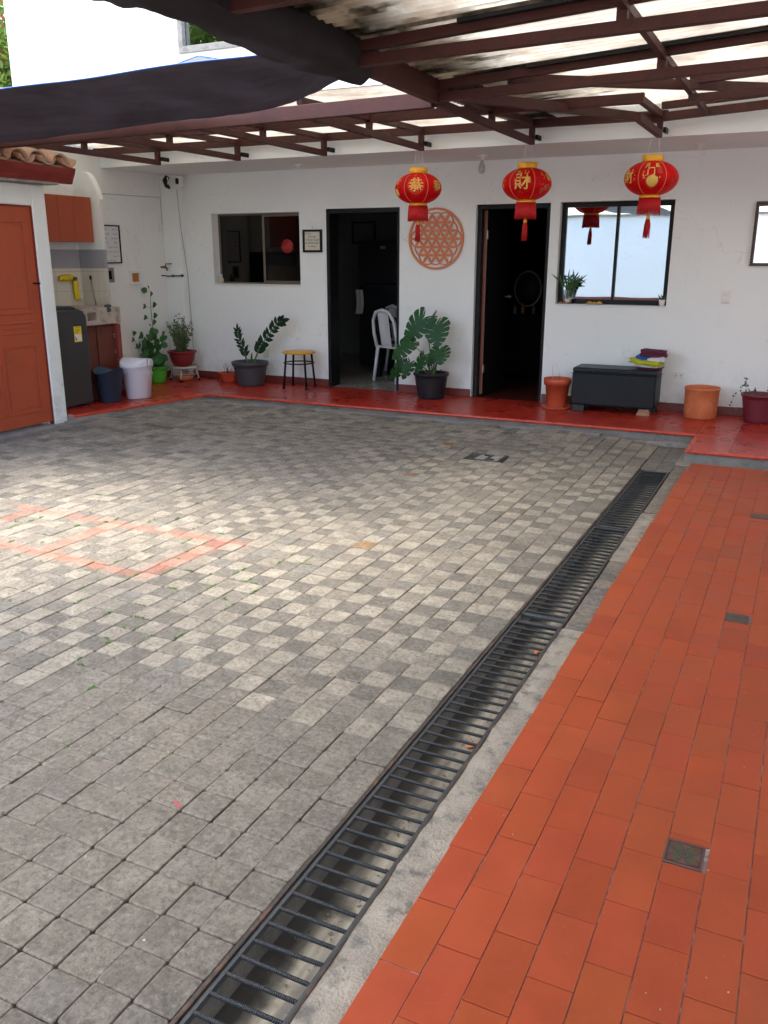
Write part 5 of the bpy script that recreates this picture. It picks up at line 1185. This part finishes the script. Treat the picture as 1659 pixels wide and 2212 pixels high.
# flower lattice: lens-shaped petals on a triangular grid
b = MB(); rl = .0992; pts = set()
def hexp(i, j): return (rl * (i + j * .5), rl * j * math.sqrt(3) / 2)
nodes_ = [(i, j) for i in range(-3, 4) for j in range(-3, 4) if abs(i + j) <= 3]
for (i, j) in nodes_:
    for (di, dj) in ((1, 0), (0, 1), (-1, 1)):
        k_ = (i + di, j + dj)
        ring3 = lambda q: max(abs(q[0]), abs(q[1]), abs(q[0] + q[1])) == 3
        if k_ in nodes_ and not (ring3((i, j)) and ring3(k_) ):
            a = Vector(hexp(i, j)); c_ = Vector(hexp(*k_)); d = (c_ - a); n_ = Vector((-d.y, d.x)); pl2 = []
            for q in range(9): u = q / 8; pl2.append(a + d * u + n_ * (.15 * math.sin(math.pi * u) ** .9 + .0))
            for q in range(7, 0, -1): u = q / 8; pl2.append(a + d * u - n_ * (.15 * math.sin(math.pi * u) ** .9))
            b.prism([(cx_ + v.x, 9.150, cz_ + v.y) for v in pl2], (0, .010, 0))
for k in range(6):       # scalloped outline between outer petals
    for s_ in range(3):
        A = Vector(hexp(*[(3, 0), (0, 3), (-3, 3), (-3, 0), (0, -3), (3, -3)][k])); B = Vector(hexp(*[(0, 3), (-3, 3), (-3, 0), (0, -3), (3, -3), (3, 0)][k])); p0 = A.lerp(B, s_ / 3); p1 = A.lerp(B, (s_ + 1) / 3); mid = (p0 + p1) / 2; out = mid.normalized(); arc = []
        for q in range(9):
            u = q / 8; arc.append(p0.lerp(p1, u) + out * .0135 * math.sin(math.pi * u))
        for q in range(8): b.bar((cx_ + arc[q].x, 9.1553, cz_ + arc[q].y), (cx_ + arc[q + 1].x, 9.1553, cz_ + arc[q + 1].y), .016, .012)
b.build('lattice', 'medal', md)
mr = thing('wall_mirror', 'mirror in a dark bronze roped frame at the right edge', 'mirror', (-.2, 9.15, 1.54))
frame(-.567, .2, 1.535, 2.11, 9.14, 9.168, .026).build('frame', 'frame_bronze', mr, bevel=.006)
b = MB()
for k in range(22): lump(b, (-.566, 9.145, 1.545 + k * .0263), .006, .008, .012, k, 8, 6, .8, 0)
b.build('rope_edge', 'frame_bronze', mr)
MB().box(-.542, .175, 9.158, 9.162, 1.56, 2.085).build('glass', 'mirror', mr)
sw = thing('light_switch', 'double white light switch on the wall right of the mirrored window', 'switch', (-.748, 9.17, 1.25))
MB().box(-.79, -.705, 9.158, 9.169, 1.186, 1.311).build('plate', 'white', sw, bevel=.004)
for z in (1.27, 1.228): MB().box(-.772, -.723, 9.150, 9.158, z - .014, z + .014).build('rocker', 'porcelain', sw, bevel=.003)
ol = thing('power_socket', 'white double power socket low on the wall between ottoman and clay pot', 'socket', (-1.115, 9.17, .43))
pt = MB().box(-1.178, -1.052, 9.16, 9.169, .428, .505).build('plate', 'white', ol, bevel=.003)
for x in (-1.14, -1.09):
    b = MB(); b.box(x - .009, x - .005, 9.1585, 9.1602, .462, .476); b.box(x + .005, x + .009, 9.1585, 9.1602, .462, .476); b.box(x - .003, x + .003, 9.1585, 9.1602, .448, .455); b.build('slots', 'ink', pt)
o2 = thing('power_socket', 'cream power socket half hidden behind the zz plant', 'socket', (-6.05, 9.17, .4)); MB().box(-6.10, -6.02, 9.16, 9.169, .40, .51).build('plate', 'paper', o2, bevel=.003)
for i, (x, y) in enumerate(((-5.225, 8.68), (-3.115, 8.69), (-1.064, 8.656))):
    t = thing('lamp_holder', ['empty white lamp holder on the porch ceiling above the framed sign', 'ceiling lamp holder with a bare unlit bulb between two lanterns', 'empty white lamp holder on the porch ceiling right of the last lantern'][i], 'lamp', (x, y, 2.58), 'lamp holders on the porch ceiling')
    MB().lathe([(0, 2.579), (.055, 2.579), (.052, 2.568), (.024, 2.56), (.02, 2.535), (0, 2.535)], (x, y), 24).build('socket', 'white', t)
    if i == 1: MB().lathe([(.014, 2.535), (.015, 2.52), (.03, 2.48), (.035, 2.455), (.03, 2.425), (.016, 2.41), (0, 2.407)], (x, y), 24).build('bulb', surf('bulb_glass', (.42, .41, .38), .15, .03, spec=.8), t)

# ------------------------------------------------------------------ lanterns
def lantern(loc, label, panels, lacy=False):
    cx0, cy0, cz = loc; t = thing('paper_lantern', label, 'lantern', loc, 'red lanterns hanging from the pergola'); rx, rz = .220, .133
    def rad(z): return rx * math.sqrt(max(.02, 1 - (z / (rz * 1.075)) ** 2))
    prof = [(rad(z), cz + z) for z in [rz * math.sin(math.pi * (k / 22 - .5)) for k in range(23)]]
    prof = [(.078, cz - rz)] + prof[1:-1] + [(.078, cz + rz)]
    nseg = 72
    MB().lathe(prof, (cx0, cy0), nseg, wob=lambda a, z: 1 - .012 * abs(math.cos(a * 12)) ** .5).build('body', 'lantern', t)
    a0 = panels['rot']
    for k in range(6):
        a = a0 + math.pi / 6 + k * math.pi / 3; b = MB(); b.tube([(cx0 + (rad(z) + .001) * math.sin(a), cy0 - (rad(z) + .001) * math.cos(a), cz + z) for z in [rz * .96 * math.sin(math.pi * (j / 18 - .5)) for j in range(19)]], .0026, 5); b.build('rib', 'goldrib', t)
    MB().lathe([(.080, cz + rz - .006), (.084, cz + rz), (.090, cz + rz + .048), (.087, cz + rz + .048), (.078, cz + rz)], (cx0, cy0), 36).build('cap', 'gold', t)
    MB().lathe([(.084, cz - rz - .024), (.088, cz - rz - .02), (.084, cz - rz + .006), (.08, cz - rz + .002)], (cx0, cy0), 36).build('ring', 'gold', t)
    # fringe: strands round the ring
    b = MB(); n = 84
    for k in range(n):
        a = 2 * math.pi * k / n; L = .136 + rnd.uniform(-.006, .006) - (.02 if lacy and rnd.random() < .3 else 0); r0 = .086; r1 = .096 + rnd.uniform(-.002, .002); w = .0048 if not lacy else .0036
        b.tube([(cx0 + r0 * math.cos(a), cy0 + r0 * math.sin(a), cz - rz - .022), (cx0 + (r0 + r1) / 2 * math.cos(a + .01), cy0 + (r0 + r1) / 2 * math.sin(a + .01), cz - rz - .09), (cx0 + r1 * math.cos(a), cy0 + r1 * math.sin(a), cz - rz - .022 - L)], [w, w, w * .5], 5)
    if not lacy: b.lathe([(.083, cz - rz - .023), (.088, cz - rz - .15)], (cx0, cy0), 36)
    b.build('fringe', 'fringe', t, fixn=False)
    zt_ = cz - rz - .166
    b = MB().tube([(cx0, cy0, cz - rz - .02), (cx0, cy0, zt_ + .01)], .003, 6); b.build('tassel_cord', 'goldrib', t)
    tb = MB().lathe([(0, zt_ + .012), (.008, zt_ + .01), (.014, zt_), (.017, zt_ - .02), (.015, zt_ - .028)], (cx0, cy0), 16).build('tassel_cap', 'gold', t)
    b = MB(); n = 26 if lacy else 44
    for k in range(n):
        a = k * 2.4; r_ = .013 * math.sqrt((k + .5) / n); s_ = 1.9 if lacy else 1.6; L = .155 + rnd.uniform(-.012, .01)
        b.tube([(cx0 + r_ * math.cos(a), cy0 + r_ * math.sin(a), zt_ - .02), (cx0 + r_ * s_ * math.cos(a), cy0 + r_ * s_ * math.sin(a), zt_ - .07), (cx0 + r_ * s_ * 1.2 * math.cos(a) - .004, cy0 + r_ * s_ * 1.1 * math.sin(a), zt_ - .02 - L)], [.0036, .0036, .002], 5)
    b.build('tassel', 'fringe', t, fixn=False)
    b = MB()
    for s_ in (-1, 1): b.tube([(cx0 + s_ * .05, cy0, cz + rz + .04), (cx0 + s_ * .022 + .008, cy0 + .0, 2.60)], .0016, 5)
    b.build('hanging_cord', 'white', t)
    def onto(vs, ang, z0, lift):
        out = []
        for v in vs:
            z = z0 + v[1]; r_ = rad(z) + lift; a = a0 + ang + v[0] / (rx * .95); out.append((cx0 + r_ * math.sin(a), cy0 - r_ * math.cos(a), cz + z))
        return out
    parts = {}
    for it in panels['items']:
        b = parts.setdefault(it[-1], MB())
        if it[0] == 'text':
            vs, fs = textmesh(it[1], it[2]); v2 = []; 
            # embolden: add slightly offset copies
            for (ox, oy, ll) in ((0, 0, .0035), (.0025, 0, .0039), (0, .0025, .0043), (.0025, .0025, .0047)): b.add(onto([(v.x + ox, v.y + oy) for v in vs], it[3], it[4], ll), fs)
        elif it[0] == 'disc':
            _, r_, ang, z0, ins, mt = it; n = 30
            pr = [r_, r_ * .66, r_ * .33]; V = [(q * math.cos(2 * math.pi * k / n), q * math.sin(2 * math.pi * k / n)) for q in pr for k in range(n)] + [(0, 0)]
            F = [(j * n + k, j * n + (k + 1) % n, (j + 1) * n + (k + 1) % n, (j + 1) * n + k) for j in range(2) for k in range(n)] + [(2 * n + k, 2 * n + (k + 1) % n, 3 * n) for k in range(n)]; b.add(onto(V, ang, z0, ins), F)
        elif it[0] == 'burst':
            _, r_, ang, z0, nn, mt = it
            for k in range(nn):
                for (q, s_) in ((r_, .0055), (r_ * .82, .0045), (r_ * .66, .0035)):
                    a = 2 * math.pi * k / nn; V = [(q * math.cos(a) + s_ * math.cos(w * math.pi / 3), q * math.sin(a) + s_ * math.sin(w * math.pi / 3)) for w in range(6)]; b.add(onto(V, ang, z0, .0022), [tuple(range(6))])
        elif it[0] == 'dots':
            _, ang, z0, sx, sz, nn, seed, mt = it; rr = random.Random(seed)
            for k in range(nn):
                x = rr.uniform(-sx, sx); z = rr.uniform(-sz, sz); s1 = rr.uniform(.004, .009); s2 = rr.uniform(.002, .005); an = rr.uniform(0, 3); V = [(x + s1 * math.cos(w * math.pi / 3) * math.cos(an) - s2 * math.sin(w * math.pi / 3) * math.sin(an), z + s1 * math.cos(w * math.pi / 3) * math.sin(an) + s2 * math.sin(w * math.pi / 3) * math.cos(an)) for w in range(6)]; b.add(onto(V, ang, z0, .003), [tuple(range(6))])
    for mt, b in parts.items(): b.build('emblem', mt, t, fixn=False)
P3 = math.pi / 3
lantern((-3.478, 7.95, 2.231), 'red lantern with a gold character on a sunburst, nearest the first doorway', {'rot': .31, 'items': [
    ('burst', .07, 0, .012, 22, 'orangeprint'), ('disc', .038, 0, .012, .0018, 'orangeprint'), ('text', '恭', .13, 0, .008, 'goldprint'), ('dots', 0, -.07, .04, .015, 10, 1, 'dimprint'), ('dots', .0, .105, .06, .01, 5, 12, 'orangeprint'),
    ('text', '福', .06, -P3, .05, 'orangeprint'), ('disc', .03, -P3, -.04, .003, 'goldprint'), ('dots', -P3, .0, .05, .07, 12, 2, 'goldprint'), ('burst', .055, P3, .01, 18, 'dimprint'), ('text', '恭', .1, P3, .01, 'goldprint'),
    ('text', '福', .1, 2 * P3, .0, 'goldprint'), ('text', '財', .1, -2 * P3, .0, 'goldprint'), ('text', '恭', .1, 3 * P3, 0, 'goldprint')]})
lantern((-2.420, 7.95, 2.234), 'red lantern with a large gold wealth character, above the second doorway', {'rot': .09, 'items': [
    ('text', '財', .145, 0, .0, 'goldprint'), ('dots', 0, .088, .06, .012, 16, 3, 'goldprint'), ('text', '宝', .035, .27, .012, 'goldprint'), ('dots', 0, -.075, .05, .01, 12, 4, 'dimprint'), ('dots', -.25, .0, .012, .06, 8, 14, 'orangeprint'),
    ('text', '福', .062, P3 + .22, .045, 'goldprint'), ('text', '川', .035, P3 - .12, .07, 'orangeprint'), ('disc', .03, P3 + .12, -.035, .0025, 'dimprint'), ('disc', .024, P3 - .12, -.06, .0025, 'dimprint'), ('dots', P3 - .1, .01, .03, .06, 14, 5, 'orangeprint'),
    ('dots', -P3, .0, .06, .06, 9, 6, 'goldprint'), ('text', '財', .1, 2 * P3, .0, 'goldprint'), ('text', '福', .1, -2 * P3, .0, 'goldprint'), ('text', '恭', .1, 3 * P3, 0, 'goldprint')]})
lantern((-1.340, 7.95, 2.246), 'red lantern with small gold characters over a gold disc, in front of the mirrored window', {'rot': .2, 'items': [
    ('text', '开', .042, -.22, .085, 'goldprint'), ('text', '紅', .04, .22, .085, 'goldprint'), ('text', '门', .068, -.06, .035, 'goldprint'), ('text', '喜', .05, .26, .04, 'dimprint'), ('dots', -.3, .03, .012, .025, 6, 7, 'goldprint'),
    ('disc', .052, .0, -.04, .0018, 'dimprint'), ('disc', .044, .0, -.035, .003, 'goldprint'), ('dots', -.27, -.008, .02, .006, 4, 8, 'goldprint'), ('dots', .27, -.008, .02, .006, 3, 9, 'goldprint'),
    ('text', '財', .12, -P3, .0, 'goldprint'), ('dots', -P3 + .33, 0, .012, .05, 9, 10, 'orangeprint'), ('dots', P3, 0, .05, .07, 34, 11, 'dimprint'), ('text', '恭', .1, 2 * P3, 0, 'goldprint'), ('text', '福', .1, -2 * P3, .0, 'goldprint'), ('text', '財', .1, 3 * P3, 0, 'goldprint')]}, lacy=True)

# ------------------------------------------------------------------ drain with grates
dc = thing('drain_channel', 'deep concrete drain channel running along the terracotta terrace', 'drain', (-.945, 3, 0))
b = MB(); 
for (x0, x1, z0, z1) in ((-1.056, -1.046, -.2, -.012), (-.844, -.834, -.2, -.012)): b.box(x0, x1, -5.3, 6.87, z0, z1)
b.box(-1.046, -.844, 6.86, 6.87, -.2, -.01); b.build('side', surf('wet_concrete', (.15, .142, .125), .6, .35, 9, 80, .5, .005, c2=(.2, .19, .17), thr=(.5, .7)), dc)
b = MB(); b.grid(lambda u, v: (-1.046 + .202 * u, -5.3 + 12.16 * v, -.098 - .016 * math.sin(u * math.pi) + .003 * noise.noise(Vector((u * 5, v * 90, 0)))), 10, 300); b.build('bed', 'bed', dc, fixn=False)
b = MB(); b.box(-1.0625, -1.051, -5.3, 6.87, -.03, .003); b.box(-.8375, -.829, -5.3, 6.87, -.03, .002); b.build('angle_iron', 'rustyframe', dc, bevel=.0015)
barmesh = None
def grate(y0, y1, label, ang=0):
    global barmesh
    t = thing('drain_grate', label, 'grate', (-.943, (y0 + y1) / 2, 0), 'steel bar grates over the drain'); z = -.012
    b = MB(); b.box(-1.0495, -1.0375, y0, y1, z - .01, z + .008); b.box(-.8475, -.8385, y0, y1, z - .01, z + .007); b.build('frame', 'grateframe', t, bevel=.001)
    MB().box(-1.0375, -.8475, y1 - .03, y1 - .002, z - .009, z + .005).build('end_plate', 'grateframe', t, bevel=.001); MB().box(-1.0375, -.8475, y0 + .002, y0 + .03, z - .009, z + .004).build('end_plate', 'grateframe', t, bevel=.001)
    n = int((y1 - y0 - .06) / .0575)
    for k in range(n):
        y = y0 + .05 + (y1 - y0 - .08) * k / (n - 1)
        if y < .4: continue
        if barmesh is None:
            q = MB(); q.tube([(-.0965, 0, 0), (-.085, 0, 0), (.0965, 0, 0)], .0058, 8); barmesh = bpy.data.meshes.new('bar'); barmesh.from_pydata(q.v, [], q.f); barmesh.polygons.foreach_set('use_smooth', q.sm); barmesh.materials.append(MAT['rebar'])
        o = bpy.data.objects.new('bar', barmesh); COL.objects.link(o); o.parent = t; o.location = (.0 + rnd.uniform(-.0005, .0005), y - (y0 + y1) / 2 + rnd.uniform(-.002, .002), z + .003); o.rotation_euler = (rnd.uniform(0, 3), rnd.uniform(-.008, .008), rnd.gauss(0, .012))
    return t
grate(5.225, 6.86, 'steel bar drain grate farthest along the drain, by the porch step'); grate(3.665, 5.205, 'middle steel bar drain grate, with rusty edge angle'); grate(.9, 3.60, 'nearest steel bar drain grate with ribbed bars in the foreground')
# litter
def flat_leaf(name, label, cat, c, s, mat, rot, curl=.3, w=.5, z=0):
    b = MB(); d = Vector((math.cos(rot), math.sin(rot), .05)); leaf(b, Vector(c), Vector(c) + d * s, s * w, (0, 0, 1), -curl, 6); o = b.build(name, mat, fixn=False, thick=.0008); tag(o, label, cat); return o
flat_leaf('dry_leaf', 'orange dry leaf lying in the drain under the middle of the near grate', 'leaf', (-.93, 2.62, -.108), .045, 'leafdry', .6)
flat_leaf('dry_leaf', 'orange dry leaf in the drain just below the grate joint', 'leaf', (-.92, 3.48, -.108), .04, 'leafdry', 1.6)
flat_leaf('dry_leaf', 'small amber leaf in the drain near the bottom of the picture', 'leaf', (-.88, 1.85, -.108), .02, 'leafdry', 2.4)
flat_leaf('dry_leaf', 'brown curled leaf in the drain beside the nearest bars', 'leaf', (-.90, 1.70, -.108), .02, surf('brown_leaf', (.13, .05, .03), .8), .4)
flat_leaf('dry_leaf', 'small orange leaf on the concrete patch beside the middle grate', 'leaf', (-.77, 4.98, .004), .035, 'leafdry', 1.0)
b = MB(); b.grid(lambda u, v: (-1.57 + .04 * u, 1.775 - .02 * u + .005 * v, .004 + .002 * math.sin(u * 4) ** 2), 12, 1); o = b.build('ribbon_scrap', surf('red_ribbon', (.6, .02, .05), .5), fixn=False, thick=.0008); tag(o, 'scrap of red ribbon lying on the paving blocks', 'ribbon')
b = MB(); r6 = random.Random(21)
for k in range(160):
    y = r6.uniform(.9, 6.6); b.box(0, r6.uniform(.004, .014), 0, r6.uniform(.002, .005), 0, .002, Matrix.Translation((r6.uniform(-1.03, -.86), y, -.108)) @ Matrix.Rotation(r6.uniform(0, 3), 4, 'Z'))
o = b.build('drain_debris', surf('debris', (.2, .13, .08), .9, .5, 30)); tag(o, kind='stuff'); tag(o, 'scattered bits of dirt and straw on the bed of the drain', 'debris')
# cover in the paving
mh = thing('manhole_cover', 'dark steel framed manhole cover filled with paving, near the porch step', 'manhole', (-2.26, 6.74, 0))
b = MB(); x0, x1, y0, y1 = -2.40, -2.125, 6.575, 6.865
for (a, c_, d, e) in ((x0, x1, y0, y0 + .035), (x0, x1, y1 - .035, y1), (x0, x0 + .035, y0 + .035, y1 - .035), (x1 - .035, x1, y0 + .035, y1 - .035)): b.box(a, c_, d, e, -.03, .006)
b.box((x0 + x1) / 2 - .012, (x0 + x1) / 2 + .012, y0 + .035, y1 - .035, -.03, .0055); b.build('frame', 'grateframe', mh, bevel=.002)
MB().box(x0 + .035, x1 - .035, y0 + .035, y1 - .035, -.03, .001).build('infill', 'cement', mh)
b = MB(); b.box(-2.24, -2.20, 6.64, 6.66, .0, .008); b.box(-2.32, -2.28, 6.77, 6.79, 0, .008); b.build('lifting_hole', 'black', mh)
fd = thing('floor_drain', 'small round steel floor drain in the middle of the paving', 'drain', (-3.30, 6.76, 0)); b = MB(); b.lathe([(0, .004), (.045, .004), (.05, .006), (.055, .003)], (-3.30, 6.76), 24); b.build('cover', 'grateframe', fd)
b = MB()
for i in range(-2, 3):
    for j in range(-2, 3):
        if i * i + j * j < 6: disc(b, -3.30 + i * .015, 6.76 + j * .015, .0048, .004, .004, 8)
b.build('holes', 'ink', fd, fixn=False)
# grass in the joints
b = MB(); r7 = random.Random(2)
spots = [(-3.047, 3.262), (-2.727, 2.948), (-2.617, 2.729), (-2.603, 2.625), (-2.721, 4.171), (-3.633, 3.304), (-3.488, 4.171), (-3.064, 3.856), (-3.135, 3.069), (-1.75, 1.95), (-2.32, 2.22), (-2.1, 1.86)]
while len(spots) < 150: spots.append((r7.uniform(-4.9, -2.3), r7.gauss(3.25, .55)))
for (x, y) in spots:
    gx = -1.066 - round((-1.066 - x) / px) * px; gy = 1.388 + round((y - 1.388) / py) * py
    if abs(gx - x) < abs(gy - y): x = gx; along = 'y'
    else: y = gy; along = 'x'
    L_ = r7.uniform(.01, .05); nb = int(8 + 26 * r7.random())
    for k in range(nb):
        p = Vector((x + (r7.gauss(0, .0025) if along == 'y' else r7.uniform(-L_, L_)), y + (r7.gauss(0, .0025) if along == 'x' else r7.uniform(-L_, L_)), -.004)); d = Vector((r7.gauss(0, .6), r7.gauss(0, .6), 1)).normalized(); L = r7.uniform(.009, .022); s_ = d.orthogonal().normalized() * .0016
        b.add([p - s_, p + s_, p + d * L + Vector((0, 0, -.002))], [(0, 1, 2)])
o = b.build('grass_tufts', 'grass', fixn=False); tag(o, 'short green weeds growing in the joints between paving blocks', 'grass', kind='stuff')

# ------------------------------------------------------------------ inside the first room
fg = thing('refrigerator', 'tall black refrigerator standing in the dim room', 'refrigerator', (-5.45, 11.5, .1))
MB().box(-5.80, -5.08, 11.2, 11.85, .12, 1.25).build('lower_door', 'blackplastic', fg, bevel=.015); MB().box(-5.80, -5.08, 11.2, 11.85, 1.26, 1.83).build('upper_door', 'blackplastic', fg, bevel=.015)
MB().box(-5.46, -5.38, 11.196, 11.2, 1.72, 1.76).build('badge', 'chrome', fg)
b = MB(); b.grid(lambda u, v: (-5.84 + .11 * u + .02 * math.sin(v * 3), 11.17 - .012 * math.sin(u * 12) - .01 * v, 1.17 - .33 * v), 16, 10); o = b.build('towel', 'whitecloth', fixn=False, thick=.006); tag(o, 'pale towel hanging on the side of the refrigerator', 'towel')
fb = thing('framed_chart', 'black framed handwritten board on the wall of the dim room', 'picture', (-5.8, 12.58, 1.75)); frame(-6.62, -6.22, 1.82, 2.14, 12.56, 12.59, .02).build('frame', 'black', fb); MB().box(-6.6, -6.24, 12.575, 12.59, 1.84, 2.12).build('board', 'inner', fb)
scribble(lambda u, v: (-6.6 + .34 * u, 12.573, 1.85 + .26 * v), 6, 1, 1, 7, 'handwriting', fb, .003)
tb = thing('dining_table', 'black dining table just inside the first doorway', 'table', (-4.6, 10.5, .1)); MB().box(-5.08, -4.2, 10.2, 11.1, .80, .84).build('top', 'black', tb, bevel=.004)
for x, y in ((-5.03, 10.25), (-4.26, 10.25), (-5.03, 11.04), (-4.26, 11.04)): MB().box(x - .04, x + .04, y - .04, y + .04, .1, .80).build('leg', 'black', tb)
def plchair(c, label, rot):
    t = thing('plastic_chair', label, 'chair', (c[0], c[1], .1), 'white plastic chairs inside the first room'); m_ = Matrix.Translation((c[0], c[1], .1)) @ Matrix.Rotation(rot, 4, 'Z')
    def X(b): b.v = [tuple(m_ @ Vector(v)) for v in b.v]; return b
    X(MB().box(-.21, .21, -.2, .2, .42, .445)).build('seat', 'chairplastic', t, bevel=.01)
    b = MB()
    # back: hoop with a centre splat, openings either side
    hoop = [(-.2, .2, .43), (-.215, .235, .6), (-.2, .26, .76), (-.13, .275, .86), (0, .28, .89), (.13, .275, .86), (.2, .26, .76), (.215, .235, .6), (.2, .2, .43)]
    b.tube(hoop, .02, 8); b.grid(lambda u, v: ((-.10 + .2 * u), .205 + .075 * v - .02 * math.sin(u * 3.14), .44 + .44 * v), 8, 8); X(b).build('backrest', 'chairplastic', t, thick=.004, fixn=False)
    for x, y in ((-.19, -.18), (.19, -.18), (-.19, .19), (.19, .19)): X(MB().tube([(x, y, .43), (x * 1.15, y * 1.25, 0)], [.024, .018], 8)).build('leg', 'chairplastic', t)
plchair((-4.60, 9.98), 'white plastic chair nearest the first doorway, beside the black table', R(155)); plchair((-4.88, 10.9), 'white plastic chair farther back in the dim room', R(150))
# second room
om = thing('oval_mirror', 'faint oval framed mirror in the dark second room', 'mirror', (-4, 13.1, 1.1)); b = MB()
b.tube([(-3.42 + .18 * math.cos(2 * math.pi * k / 40), 11.5, 1.21 + .225 * math.sin(2 * math.pi * k / 40)) for k in range(41)], .012, 8, cap=False); b.build('frame', 'cement', om)
OFF_ = None
b = MB(); b.lathe([(0, 0), (.17, 0), (.17, .004), (0, .004)], (0, 0), 32, sy=1.25); b.v = [(x - 3.42, 11.51 + z, y + 1.21) for x, y, z in b.v]; b.build('glass', 'blackplastic', om)
ds_ = thing('dresser', 'dark dresser with small bottles, barely visible in the second room', 'dresser', (-3.4, 11.7, .1)); MB().box(-3.84, -2.95, 11.45, 11.9, .1, .88).build('body', 'dark_inner', ds_, bevel=.006)
for k, (a, c_) in enumerate(((.13, .36), (.38, .61), (.63, .86))): MB().box(-3.82, -2.97, 11.435, 11.45, a, c_).build('drawer', 'dark_inner', ds_, bevel=.003)
for k, x in enumerate((-3.6, -3.5, -3.36, -3.2)):
    o = MB().lathe([(0, 0), (.022, 0), (.024, .07), (.01, .1), (.01, .12), (0, .12)], (x, 11.55 + .03 * k), 14, z0=.881).build('bottle', ['cement', 'leafdry', 'inner', 'chrome'][k]); tag(o, ['grey bottle at the left end of the dark dresser', 'brown bottle second on the dark dresser', 'pale bottle in the middle of the dark dresser', 'metal bottle at the right end of the dark dresser'][k], 'bottle', 'bottles on the dresser')
